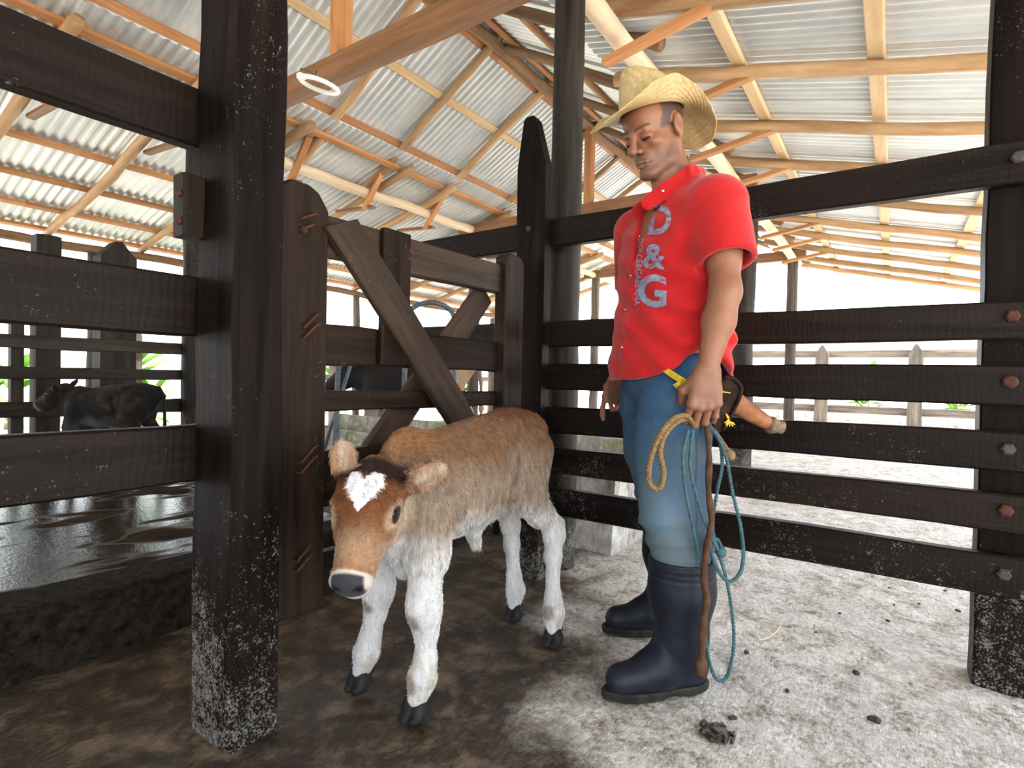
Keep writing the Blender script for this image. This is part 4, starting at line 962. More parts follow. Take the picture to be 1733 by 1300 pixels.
# shirt
FS = Field(np.arange(-0.30, 0.28, 0.0045), np.arange(-0.36, 0.37, 0.0045), np.arange(0.88, 1.72, 0.0045))
tfs = torso_fn(SH_T)
def wr_(X, Y, Z): # folds in the cloth
    fq = (X+0.01)*TF[0]+Y*TF[1]; lq = (X+0.01)*TL[0]+Y*TL[1]
    plk = -0.004*sstep(0.020, 0.014, np.abs(lq+0.028+0.0*Z))*(fq > 0.02)
    return plk + (0.0065*np.sin(34*X+22*Z+9*Y+3*np.sin(11*Z))*np.clip((1.30-Z)*3, 0, 1) + 0.0050*np.sin(60*Z-45*X+20*Y+2*np.sin(17*X)) * np.clip((Y+0.05)*8, 0, 1) + 0.0030*np.sin(25*Y+70*Z) + 0.006*np.sin(48*X-30*Y+14*Z+2.5*np.sin(9*Z))*np.clip((Y-0.10)*10, 0, 1)*np.clip((Z-1.2)*5, 0, 1))
FS.func((-0.28, -0.3, 0.90), (0.26, 0.3, 1.70), lambda X, Y, Z: tfs(X, Y, Z)+wr_(X, Y, Z), 0.01)
LH_, RH_ = LSH*0.30+LEL*0.70+np.array((-0.008, 0.004, 0.02)), RSH*0.35+REL*0.65
FS.cone(LSH+np.array((0.0, -0.02, 0.004)), LH_, 0.086, 0.082, 0.05); FS.cone(RSH, RH_, 0.080, 0.080, 0.05)
def slv(sh, hm, r):                                     # sleeve end: cut square and hollowed
    ax = (hm-sh)/np.linalg.norm(hm-sh); e = hm+ax*0.012
    FS.func(e-0.1, e+0.1, lambda X, Y, Z: np.maximum(-(((X-e[0])*ax[0]+(Y-e[1])*ax[1]+(Z-e[2])*ax[2])), np.sqrt((X-e[0])**2+(Y-e[1])**2+(Z-e[2])**2)-0.092), 0.003, 's')
    FS.cone(e-ax*0.022, e+ax*0.06, r*0.9, r, 0.002, None, 's')
slv(LSH, LH_, 0.069); slv(RSH, RH_, 0.069)
FS.func((-0.28, -0.3, 1.15), (0.26, 0.3, 1.44), lambda X, Y, Z: np.maximum(tfs(X, Y, Z)+wr_(X, Y, Z), np.abs(Z-1.29)-0.14), 0.006)
# hem rises over the left hip, hangs lower in front and behind
def hem(X, Y, Z):
    f_ = X*TF[0]+Y*TF[1]; l_ = X*TL[0]+Y*TL[1]; h = 0.945+0.095*np.exp(-((f_-0.035)/0.10)**2)*np.clip((l_-0.02)*7, 0, 1)+0.004*np.sin(40*f_)
    return np.broadcast_to(Z, np.broadcast_shapes(X.shape, Y.shape, Z.shape))-h
FS.func((-0.4, -0.4, 0.8), (0.4, 0.4, 1.06), hem, 0.003, 's')
FS.func((-0.3, -0.3, 0.85), (0.3, 0.3, 1.0), lambda X, Y, Z: np.maximum(tfs(X, Y, Z)+0.014, Z-1.09), 0.004, 's')
# open neck: a V down the front and the hole for the neck
def vneck(X, Y, Z):
    px = X+0.01; f_ = px*TF[0]+Y*TF[1]; l_ = px*TL[0]+Y*TL[1]; w = np.clip((Z-1.315)*0.24, 0.0, 0.062)
    return np.maximum(np.abs(l_+0.026)-w, np.maximum(1.315-Z, 0.035-f_))+0*X
FS.func((-0.02, -0.2, 1.30), (0.25, 0.2, 1.70), vneck, 0.004, 's')
FS.cone((-0.030, 0.0, 1.48), (0.02, 0.005, 1.70), 0.070, 0.074, 0.004, None, 's')
FS.func((-0.3, -0.3, 1.625), (0.3, 0.3, 1.72), lambda X, Y, Z: (1.638-0.12*(X+0.03))-Z+0*Y-0.0, 0.003, 's')
# collar
cb = np.array((-0.032, 0.0, 1.60))
for s_ in (-1, 1):
    a0 = np.array((-0.095, 0.02*s_, 1.628)); a1 = np.array((-0.03, 0.080*s_, 1.612)); a2 = np.array((0.055, 0.066*s_+0.012, 1.550)); a3 = np.array((0.104, 0.050*s_+0.014, 1.512))
    for p, q in ((a0, a1), (a1, a2), (a2, a3)): FS.cone(p, q, 0.027, 0.026, 0.006, ((q-p)[[1, 0, 2]]*np.array((1, -1, 0))+np.array((0, 0.001, 0)), 3.0))
V, Q = FS.surface()
shirt_me = np_mesh('shirt', V, Q, None, 2); shirt = mesh_obj('shirt', shirt_me, 'shirt', man)
del FS

# jeans
FJ = Field(np.arange(-0.24, 0.26, 0.0048), np.arange(-0.34, 0.30, 0.0048), np.arange(0.28, 1.09, 0.0048))
FJ.ell((-0.012, 0, 0.94), (0.150, 0.185, 0.14), None, 0.03)
FJ.ell((-0.07, 0.075, 0.87), (0.095, 0.09, 0.10), None, 0.04); FJ.ell((-0.07, -0.075, 0.87), (0.095, 0.09, 0.10), None, 0.04)
FJ.chain([((0.012, 0.095, 0.88), 0.122), ((0.040, 0.135, 0.73), 0.113), ((0.032, 0.155, 0.535), 0.102), ((0.016, 0.166, 0.44), 0.094), ((0.013, 0.169, 0.40), 0.076), ((0.012, 0.170, 0.33), 0.064)], 0.02)
FJ.chain([((0.008, -0.095, 0.88), 0.122), ((-0.020, -0.140, 0.70), 0.108), ((-0.065, -0.175, 0.53), 0.094), ((-0.100, -0.192, 0.43), 0.082), ((-0.112, -0.199, 0.35), 0.068)], 0.02)
def jf(X, Y, Z):
    w = 0.006*np.sin(95*Z+26*X+16*Y+2*np.sin(20*Y))*np.exp(-((Z-0.47)/0.06)**2) + 0.004*np.sin(46*X+30*Z+2*np.sin(30*Z))*np.exp(-((Z-0.80)/0.1)**2)+0.002*np.sin(30*X+12*Z)
    return w
FJ.d += jf(FJ.xs[:, None, None], FJ.ys[None, :, None], FJ.zs[None, None, :]).astype(np.float32)
FJ.func((-0.3, -0.3, 1.0), (0.3, 0.3, 1.1), lambda X, Y, Z: 1.055-Z+0*X+0*Y, 0.003, 's')
def jeans_colors(P):
    n = nz2(P, 22.0)-0.5; big = nz2(P, 6.0)-0.5; st = nz2(P*np.array([4, 4, 0.4]), 28.0)-0.5
    c = np.tile(np.array([0.030, 0.078, 0.155]), (len(P), 1))*(1+0.5*st)[:, None]
    fade = sstep(0.75, 0.5, P[:, 2]+0.15*big)*sstep(-0.02, 0.08, P[:, 0])+0.35*sstep(0.95, 0.7, P[:, 2])*sstep(0.0, 0.12, P[:, 0])
    c = mixa(c, np.array([0.110, 0.180, 0.235]), np.clip(0.75*fade, 0, 1))
    c = mixa(c, np.array([0.12, 0.115, 0.085]), 0.45*sstep(0.45, 0.85, nz2(P, 11.0)+0.25*sstep(0.62, 0.45, P[:, 2])+0.3*n))
    seam = np.abs(P[:, 0]-0.012-0.05*(P[:, 2]-0.6)*0) < 0.0035
    c = np.where((seam & (P[:, 1] > 0.15) & (P[:, 2] < 0.92))[:, None], c*0.62, c)
    return c
V, Q = FJ.surface()
jeans_me = np_mesh('jeans', V, Q, jeans_colors, 1); jeans = mesh_obj('jeans', jeans_me, 'jeans', man)
del FJ

# boots
def boot_mesh(top_r):
    FT = Field(np.arange(-0.15, 0.29, 0.0045), np.arange(-0.13, 0.13, 0.0045), np.arange(-0.01, 0.44, 0.0045))
    FT.chain([((0.008, 0, 0.46), top_r), ((0.004, 0, 0.30), top_r*0.93), ((-0.002, 0, 0.16), 0.074), ((-0.006, 0, 0.10), 0.068)], 0.03, ((0, 1, 0), 1.10))
    FT.cone((-0.022, 0, 0.065), (0.10, 0.004, 0.060), 0.064, 0.056, 0.03, ((0, 1, 0), 1.22))
    FT.cone((0.08, 0.004, 0.060), (0.200, 0.004, 0.050), 0.055, 0.046, 0.03, ((0, 1, 0), 0.98))
    FT.cone((0.03, 0, 0.135), (0.09, 0.0, 0.085), 0.050, 0.042, 0.04)
    FT.func((-0.2, -0.2, -0.1), (0.3, 0.2, 0.1), lambda X, Y, Z: 0.018-Z+0*X+0*Y, 0.006, 'i')
    FT.func((-0.2, -0.2, 0.36), (0.3, 0.2, 0.5), lambda X, Y, Z: 0.405-Z+0*X+0*Y, 0.004, 's')
    FT.cone((0.007, 0, 0.365), (0.008, 0, 0.46), top_r*0.855, top_r*0.865, 0.002, ((0, 1, 0), 1.10), 's')
    V, Q = FT.surface()
    z = V[:, 2]; rib = 0.0010*np.sin((z-0.345)/0.018*2*np.pi)*((z > 0.345) & (z < 0.40)); r_ = np.maximum(np.hypot(V[:, 0]-0.006, V[:, 1]), 1e-6)
    V[:, 0] += rib*(V[:, 0]-0.006)/r_; V[:, 1] += rib*V[:, 1]/r_
    return np_mesh('boot', V, Q, None, 1)
def sole_mesh():
    out = []
    for i in range(40):
        a = 2*math.pi*i/40; c_, s_ = math.cos(a), math.sin(a)
        x = 0.085+0.170*math.copysign(abs(c_)**0.85, c_); w = np.interp(x, [-0.09, -0.04, 0.05, 0.10, 0.18, 0.26], [0.047, 0.052, 0.044, 0.050, 0.054, 0.040])
        out.append((x, 0.004+w*math.copysign(abs(s_)**0.8, s_)))
    mb = MB(); n = len(out)
    for z, g_ in ((0.0, -0.002), (0.004, 0.002), (0.022, 0.004), (0.028, 0.0)):
        for x, y in out:
            lift = 0.010 if (z < 0.01 and 0.015 < x < 0.065) else 0.0
            mb.v.append((x+g_*(1 if x > 0.08 else -1), y+g_*(1 if y > 0 else -1), z+lift))
    for r_ in range(3):
        for k in range(n): mb.f.append((r_*n+k, r_*n+(k+1) % n, (r_+1)*n+(k+1) % n, (r_+1)*n+k))
    mb.f += [tuple(reversed(range(n))), tuple(range(3*n, 4*n))]
    return mb.mesh('sole')
BM_, SM_ = boot_mesh(0.105), sole_mesh()
for (x, y, a) in ((0.006, 0.170, 0.10), (-0.118, -0.2, -0.06)):
    mw = WM[man.name] @ Matrix.Translation((x, y, 0.002)) @ Matrix.Rotation(a, 4, 'Z')
    b_ = mesh_obj('boot', BM_, 'rubber', man, mw); mesh_obj('sole', SM_, 'sole', b_, mw)

# ------------------------------------------------------------------ things the man wears and carries
WMAN = WM[man.name]; WMAN_I = WMAN.inverted()
def cray(x, y):
    """direction from the camera through a photo pixel"""
    return (CR*((x-866.5)/FPX) - CU*((y-650)/FPX) + CF)
def manpx(x, y, b):
    """point in the man's own frame: the pixel's direction met with the upright plane b metres to his left"""
    o = WMAN_I @ Vector((0, 0, HC)); d = WMAN_I.to_3x3() @ cray(x, y); t = (b-o.y)/d.y
    return o+d*t
def spline(pts, n=8):
    pts = [Vector(p) for p in pts]; out = []
    for i in range(len(pts)-1):
        p0, p1, p2, p3 = pts[max(i-1, 0)], pts[i], pts[i+1], pts[min(i+2, len(pts)-1)]
        for k in range(n):
            t = k/n; out.append(0.5*((2*p1)+(p2-p0)*t+(2*p0-5*p1+4*p2-p3)*t*t+(3*p1-p0-3*p2+p3)*t**3))
    out.append(pts[-1]); return out
def rope_mesh(mb, pts, r, pitch=0.03, strands=3):
    path = spline(pts, 10); res = [path[0]]
    for p in path[1:]:
        if (p-res[-1]).length > 0.0045: res.append(p)
    up = None; fr = []; s_ = 0.0
    for i, p in enumerate(res):
        t = (res[min(i+1, len(res)-1)]-res[max(i-1, 0)]).normalized()
        if up is None: up = t.orthogonal().normalized()
        else: up = (up-t*up.dot(t)).normalized()
        if i: s_ += (p-res[i-1]).length
        fr.append((p, up.copy(), t.cross(up), s_))
    for k in range(strands):
        q = []
        for p, u_, b_, s_ in fr:
            a = 2*math.pi*(s_/pitch+k/strands); q.append(p+(u_*math.cos(a)+b_*math.sin(a))*r*0.5)
        mb.tube(q, r*0.58, 6)
def rope_mat(name, c1, c2):
    return simple_noise_mat(name, c1, c2, 120, 0.85, 0.6, 0.002, kind='object')
M['rope_tan'] = rope_mat('tan_rope_fibre', (0.12, 0.070, 0.030), (0.27, 0.18, 0.085))
M['rope_teal'] = rope_mat('teal_rope_fibre', (0.022, 0.062, 0.075), (0.078, 0.155, 0.18))
M['stick'] = simple_noise_mat('stick_bark', (0.035, 0.017, 0.009), (0.105, 0.055, 0.028), 40, 0.7, 0.6, 0.004, kind='object')
M['twine'] = simple_noise_mat('yellow_twine', (0.48, 0.34, 0.015), (0.70, 0.54, 0.05), 60, 0.6, 0.2, 0.001, kind='object')
M['leather'] = simple_noise_mat('dark_leather', (0.010, 0.0055, 0.004), (0.035, 0.019, 0.012), 30, 0.6, 0.4, 0.003, kind='object', spec=0.06)
M['horn'] = simple_noise_mat('orange_brown_horn', (0.17, 0.058, 0.024), (0.34, 0.145, 0.065), 26, 0.45, 0.3, 0.003, kind='object')
M['horn_cap'] = simple_noise_mat('horn_tip', (0.08, 0.05, 0.03), (0.26, 0.19, 0.12), 50, 0.6, 0.4, 0.003, kind='object')
def hung(name, mb, mat, label, cat, smooth=True, group=None):
    o = mesh_obj(name, mb.mesh(name, smooth), mat, None, WMAN); tag(o, label, cat, group); return o
mb = MB()
rope_mesh(mb, [manpx(1176, 722, 0.235), manpx(1160, 704, 0.285), manpx(1136, 712, 0.305), manpx(1114, 742, 0.305), manpx(1100, 782, 0.300), manpx(1098, 812, 0.300), manpx(1107, 827, 0.300),
               manpx(1119, 822, 0.303), manpx(1123, 798, 0.306), manpx(1117, 765, 0.306), manpx(1126, 735, 0.300), manpx(1150, 712, 0.282), manpx(1178, 712, 0.24), manpx(1205, 728, 0.245), manpx(1222, 750, 0.26), manpx(1236, 772, 0.27)], 0.0085, 0.032)
mb.lathe([(0.004, -0.018), (0.014, -0.010), (0.016, 0.0), (0.013, 0.011), (0.005, 0.018)], 10, Matrix.Translation(manpx(1235, 770, 0.27)) @ Matrix.Rotation(0.6, 4, 'Y'))
hung('tan_rope', mb, 'rope_tan', 'short tan braided rope looped and knotted in the man\'s left hand', 'rope')
mb = MB()
rope_mesh(mb, [manpx(1165, 728, 0.262), manpx(1156, 770, 0.296), manpx(1160, 830, 0.297), manpx(1172, 890, 0.292), manpx(1184, 945, 0.30), manpx(1190, 1000, 0.305), manpx(1194, 1080, 0.305), manpx(1204, 1132, 0.305), manpx(1217, 1152, 0.305), manpx(1232, 1142, 0.305),
               manpx(1242, 1090, 0.305), manpx(1238, 1030, 0.305), manpx(1228, 975, 0.300), manpx(1214, 930, 0.295), manpx(1206, 890, 0.29), manpx(1214, 830, 0.28), manpx(1222, 785, 0.27), manpx(1216, 742, 0.255), manpx(1200, 720, 0.245)], 0.0058, 0.022)
rope_mesh(mb, [manpx(1190, 722, 0.245), manpx(1212, 735, 0.262), manpx(1229, 775, 0.28), manpx(1239, 830, 0.292), manpx(1252, 885, 0.30), manpx(1258, 930, 0.302), manpx(1254, 966, 0.302), manpx(1238, 984, 0.302), manpx(1222, 976, 0.302), manpx(1208, 948, 0.300), manpx(1203, 920, 0.296), manpx(1212, 912, 0.292), manpx(1221, 928, 0.29), manpx(1216, 944, 0.30)], 0.0060, 0.022)
rope_mesh(mb, [manpx(1172, 728, 0.258), manpx(1168, 790, 0.300), manpx(1182, 850, 0.305), manpx(1200, 900, 0.303), manpx(1216, 934, 0.303)], 0.0056, 0.022)
mb.lathe([(0.004, -0.016), (0.013, -0.010), (0.016, 0.0), (0.013, 0.011), (0.004, 0.017)], 10, Matrix.Translation(manpx(1220, 935, 0.30)) @ Matrix.Rotation(-0.5, 4, 'Y'))
hung('teal_rope', mb, 'rope_teal', 'long teal rope hanging in loops from the man\'s left hand to his boot', 'rope')
mb = MB()
sp_ = spline([manpx(1196, 716, 0.245), manpx(1200, 770, 0.285), manpx(1199, 830, 0.306), manpx(1204, 880, 0.312), manpx(1194, 940, 0.316), manpx(1192, 985, 0.318), manpx(1196, 1015, 0.318), manpx(1190, 1060, 0.318), manpx(1188, 1120, 0.318)], 5)
mb.tube(sp_, [0.0085+0.0015*math.sin(i*1.1)+0.002*i/len(sp_) for i in range(len(sp_))], 9)
mb.tube([manpx(1188, 1112, 0.318), manpx(1187, 1124, 0.318), manpx(1186, 1138, 0.318), manpx(1190, 1150, 0.318)], [0.011, 0.019, 0.016, 0.006], 9)
mb.tube([manpx(1184, 1132, 0.318), manpx(1178, 1141, 0.318)], [0.007, 0.003], 6)
hung('walking_stick', mb, 'stick', 'crooked brown wooden stick with a knobbed lower end held with the ropes', 'stick')
tw = empty('twine_belt', (0, 0, 0)); WM[tw.name] = WMAN @ Matrix.Translation(manpx(1150, 640, 0.2)); tw.matrix_basis = WM[tw.name]
tag(tw, 'frayed yellow twine tied round the jeans as a belt', 'twine')
mb = MB()
for k in range(4):
    y_ = 3.0*k
    mb.tube(spline([manpx(1116, 617+y_*0.6, 0.160), manpx(1132, 626+y_, 0.192), manpx(1150, 637+y_, 0.215), manpx(1164, 645+y_*0.6, 0.228)], 4), 0.0026, 6)
for k in range(9):
    e = manpx(1139+k*2.2, 652+2.0*((k*5) % 4), 0.222+0.002*(k % 3)); mb.tube(spline([manpx(1158, 640, 0.226), manpx(1151, 645+k*0.3, 0.226), e], 3), 0.0017, 5)
o = mesh_obj('knotted_end', mb.mesh('twine', True), 'twine', tw, WMAN)
mb = MB()
for k in range(11):
    mb.tube(spline([manpx(1228, 700, 0.18), manpx(1234, 708+k*0.5, 0.185), manpx(1226+k*1.8, 716+3*(k % 3), 0.19)], 3), 0.0019, 5)
mesh_obj('frayed_end', mb.mesh('twine', True), 'twine', tw, WMAN)
mb = MB(); mb.tube(spline([manpx(1205, 655, 0.20), manpx(1218, 662, 0.190), manpx(1236, 665, 0.184)], 4), 0.002, 5)
mesh_obj('band', mb.mesh('twine', True), 'twine', tw, WMAN)
# leather sheath: a flat tapering case with a raised rim
def flat_case(poly, b0, b1, name):
    m_ = MB(); n = len(poly)
    m_.v = [tuple(manpx(x, y, b0)) for x, y in poly]+[tuple(manpx(x, y, b1)) for x, y in poly]
    m_.f = [tuple(range(n)), tuple(reversed(range(n, 2*n)))]+[(k, k+n, (k+1) % n+n, (k+1) % n) for k in range(n)]
    me = m_.mesh(name); bm = bmesh.new(); bm.from_mesh(me); bmesh.ops.recalc_face_normals(bm, faces=bm.faces)
    bmesh.ops.bevel(bm, geom=bm.edges[:], offset=0.004, segments=2, affect='EDGES'); bm.to_mesh(me); bm.free(); return me
sh_root = mesh_obj('leather_sheath', flat_case([(1204, 652), (1226, 640), (1238, 638), (1254, 650), (1256, 662), (1248, 684), (1236, 706), (1224, 728), (1212, 735), (1206, 720)], 0.150, 0.178, 'sheath'), 'leather', None, WMAN)
tag(sh_root, 'dark brown leather sheath tucked under the yellow twine at the man\'s hip', 'sheath')
m_ = MB(); m_.tube(spline([manpx(1226, 640, 0.182), manpx(1240, 640, 0.182), manpx(1254, 654, 0.182), manpx(1252, 672, 0.182), manpx(1238, 702, 0.182), manpx(1224, 728, 0.182)], 4), 0.006, 8)
mesh_obj('rim', m_.mesh('rim', True), 'leather', sh_root, WMAN)
hr = empty('horn', (0, 0, 0)); WM[hr.name] = WMAN @ Matrix.Translation(manpx(1245, 685, 0.10)); hr.matrix_basis = WM[hr.name]
tag(hr, 'orange-brown cow horn with a dark ringed tip sticking out behind the leather sheath', 'horn')
m_ = MB(); m_.tube(spline([manpx(1228, 672, 0.118), manpx(1248, 684, 0.10), manpx(1270, 699, 0.092), manpx(1292, 712, 0.09), manpx(1304, 719, 0.09)], 4), [0.038-0.0185*i/16 for i in range(17)], 14)
mesh_obj('horn_body', m_.mesh('horn', True), 'horn', hr, WMAN)
m_ = MB(); m_.tube([manpx(1300, 717, 0.09), manpx(1306, 720, 0.09), manpx(1316, 722, 0.09), manpx(1323, 723, 0.09), manpx(1326, 724, 0.09)], [0.026, 0.029, 0.021, 0.023, 0.012], 14)
mesh_obj('horn_tip', m_.mesh('tip', True), 'horn_cap', hr, WMAN)

# straw hat
def straw_mat():
    m, nt, bs = mat_new('woven_straw')
    w = N(nt, 'ShaderNodeTexWave', wave_type='RINGS', rings_direction='Z'); w.inputs['Scale'].default_value = 34; w.inputs['Distortion'].default_value = 0.6
    vec = coords(nt, 'Object'); nt.links.new(vec, w.inputs['Vector'])
    n = noise_n(nt, vec, 90, 4, 0.7); b_ = noise_n(nt, vec, 9, 3, 0.6)
    col = ramp(nt, n, [(0.3, (0.34, 0.25, 0.10)), (0.7, (0.60, 0.48, 0.25))])
    col = mixc(nt, math_n(nt, 'MULTIPLY', b_, 0.45), col, (0.42, 0.27, 0.11))
    col = mixc(nt, math_n(nt, 'MULTIPLY', w.outputs['Fac'], 0.28), col, (0.30, 0.19, 0.08))
    nt.links.new(col, bs.inputs['Base Color']); setp(bs, Roughness=0.7)
    bump(nt, bs, math_n(nt, 'ADD', w.outputs['Fac'], n), 0.35, 0.002); return m
M['straw'] = straw_mat()
hp_, hyw_ = math.radians(13), math.radians(16)
HX = np.array([math.cos(hp_)*math.cos(hyw_), math.cos(hp_)*math.sin(hyw_), -math.sin(hp_)]); HR = ortho(HX, (-math.sin(hyw_), math.cos(hyw_), 0))
HO = HM.p((-0.008, 0, 0.058))
hat_mw = WMAN @ (Matrix.Translation(Vector(HO)) @ Matrix(HR.tolist()).to_4x4())
def hat_mesh():
    na = 72; vs_, fs = [], []; hx_, hy_ = 0.104*1.05, 0.084*1.05
    rows = []
    # brim from the outer edge inwards, then up the crown
    ph = np.linspace(0, 2*np.pi, na, endpoint=False)
    deg = np.degrees(np.abs((ph+np.pi) % (2*np.pi)-np.pi))
    hgt = np.interp(deg, [0, 30, 60, 90, 115, 140, 165, 180], [-0.050, -0.020, 0.040, 0.062, 0.020, -0.070, -0.110, -0.105])
    rad = np.interp(deg, [0, 30, 60, 90, 115, 140, 165, 180], [0.112, 0.104, 0.070, 0.052, 0.072, 0.094, 0.098, 0.100])
    for t in (1.0, 0.985, 0.85, 0.7, 0.55, 0.4, 0.25, 0.12, 0.0):
        row = []
        for p, h, r in zip(ph, hgt, rad):
            bx, by = hx_*math.cos(p), hy_*math.sin(p); L = math.hypot(bx, by); k = (L+r*(t**0.9))/L
            row.append((bx*k, by*k, h*t**1.7+0.004*math.sin(5*p+1)*t))
        rows.append(row)
    for u_ in (0.1, 0.25, 0.4, 0.55, 0.7, 0.82, 0.9, 0.96, 1.0):
        row = []
        for p in ph:
            c_, s_ = math.cos(p), math.sin(p); shr = 1-0.24*u_-0.35*max(0, u_-0.82)**1.0*2.0-0.10*u_*abs(s_)
            x, y = hx_*c_*shr*(1-0.10*max(0, c_)*u_), hy_*s_*shr*(1-0.22*max(0, c_)*u_)
            z = (0.112+0.030*c_)*math.sin(u_*math.pi/2)**0.9
            row.append((x+0.006*u_, y, z))
        rows.append(row)
    for u_ in (0.78, 0.5, 0.2):                      # crease sunk along the top
        row = []
        for p in ph:
            x, y, z = rows[9+8][int(round(p/(2*np.pi)*na)) % na]
            row.append((x*u_+0.0, y*u_, z-0.026*(1-u_)**0.7-0.03*max(0, x)*(1-u_))); 
        rows.append(row)
    for row in rows: vs_ += row
    for i in range(len(rows)-1):
        for k in range(na): fs.append((i*na+k, i*na+(k+1) % na, (i+1)*na+(k+1) % na, (i+1)*na+k))
    fs.append(tuple(range((len(rows)-1)*na, len(rows)*na)))
    return make_mesh('hat', vs_, fs, True)
hat = mesh_obj('hat', hat_mesh(), 'straw', man, hat_mw)
sol = hat.modifiers.new('thickness', 'SOLIDIFY'); sol.thickness = 0.004; sol.offset = 0
sub = hat.modifiers.new('smooth', 'SUBSURF'); sub.levels = 1; sub.render_levels = 2

# shirt print: letters laid onto the cloth, and the snap buttons
from mathutils.bvhtree import BVHTree
def print_mat():
    m, nt, bs = mat_new('worn_grey_blue_print'); vec = coords(nt, 'Object', (1, 1, 4.5))
    col = ramp(nt, noise_n(nt, coords(nt, 'Object'), 70, 4), [(0.3, (0.13, 0.17, 0.26)), (0.7, (0.27, 0.33, 0.44))])
    col = mixc(nt, ramp(nt, noise_n(nt, vec, 26, 4, 0.7), [(0.54, (0, 0, 0)), (0.62, (0.9, 0.9, 0.9))]), col, (0.40, 0.03, 0.05))
    nt.links.new(col, bs.inputs['Base Color']); setp(bs, Roughness=0.85); bs.inputs['Specular IOR Level'].default_value = 0.1; return m
M['print'] = print_mat()
def cloth_hit(bvh, x, y):
    o = WMAN_I @ Vector((0, 0, HC)); d = (WMAN_I.to_3x3() @ cray(x, y)).normalized()
    return bvh.ray_cast(o, d)
_sv = [v.co.copy() for v in shirt_me.vertices]; _sp = [tuple(p.vertices) for p in shirt_me.polygons]
BVS = BVHTree.FromPolygons(_sv, _sp)
def letters(txt, place, name, bold=0.018, cuts=2):
    cu = bpy.data.curves.new(name, 'FONT'); cu.body = txt; cu.size = 1.0; cu.offset = bold; cu.align_x = 'LEFT'; cu.resolution_u = 4
    to = bpy.data.objects.new(name, cu); COL.objects.link(to)
    dg = bpy.context.evaluated_depsgraph_get(); me = bpy.data.meshes.new_from_object(to.evaluated_get(dg))
    bpy.data.objects.remove(to); bpy.data.curves.remove(cu)
    bm = bmesh.new(); bm.from_mesh(me); bmesh.ops.triangulate(bm, faces=bm.faces[:]); bmesh.ops.remove_doubles(bm, verts=bm.verts[:], dist=1e-4)
    for _ in range(cuts):
        bmesh.ops.subdivide_edges(bm, edges=[e for e in bm.edges if e.calc_length() > 0.06], cuts=1); bmesh.ops.triangulate(bm, faces=bm.faces[:])
    xs_ = [v.co.x for v in bm.verts]; ys_ = [v.co.y for v in bm.verts]; x0, x1, y0, y1 = min(xs_), max(xs_), min(ys_), max(ys_)
    bad = []
    for v in bm.verts:
        px = place((v.co.x-x0)/(x1-x0), (v.co.y-y0)/(y1-y0)); hit = cloth_hit(BVS, *px)
        if hit[0] is None or hit[0].z < 0.9: bad.append(v); continue
        nn = hit[1]; v.co = hit[0]+nn*0.0022
    bmesh.ops.delete(bm, geom=bad, context='VERTS')
    bm.to_mesh(me); bm.free(); me.polygons.foreach_set('use_smooth', [True]*len(me.polygons))
    return mesh_obj(name, me, 'print', shirt, WMAN)
letters('D', lambda u, v: (1096+38*u+8*v-3*u*v, 398-50*v-1*u), 'printed_letter', 0.03)
letters('&', lambda u, v: (1088+38*u+3*v, 455-42*v+2*u), 'printed_letter', 0.03)
letters('G', lambda u, v: (1080+48*u+1*v, 519-56*v+3*u), 'printed_letter', 0.03)
letters('DOLCE&GABBANA', lambda u, v: (1073+11*v+6*(1-u), 404+113*u), 'printed_text', 0.012, 1)
M['snap'] = plain('snap_metal', (0.7, 0.7, 0.7), 0.25, Metallic=1.0)
for (x, y) in ((1122, 323), (1083, 400), (1068, 467), (1058, 524), (1053, 588)):
    hit = cloth_hit(BVS, x, y)
    if hit[0] is not None:
        m_ = MB(); m_.lathe([(0.0048, -0.001), (0.0048, 0.0012), (0.003, 0.0022)], 12, hit[1].to_track_quat('Z', 'Y').to_matrix().to_4x4())
        mesh_obj('snap_button', m_.mesh('snap', True), 'snap', shirt, WMAN @ Matrix.Translation(hit[0]+hit[1]*0.001))

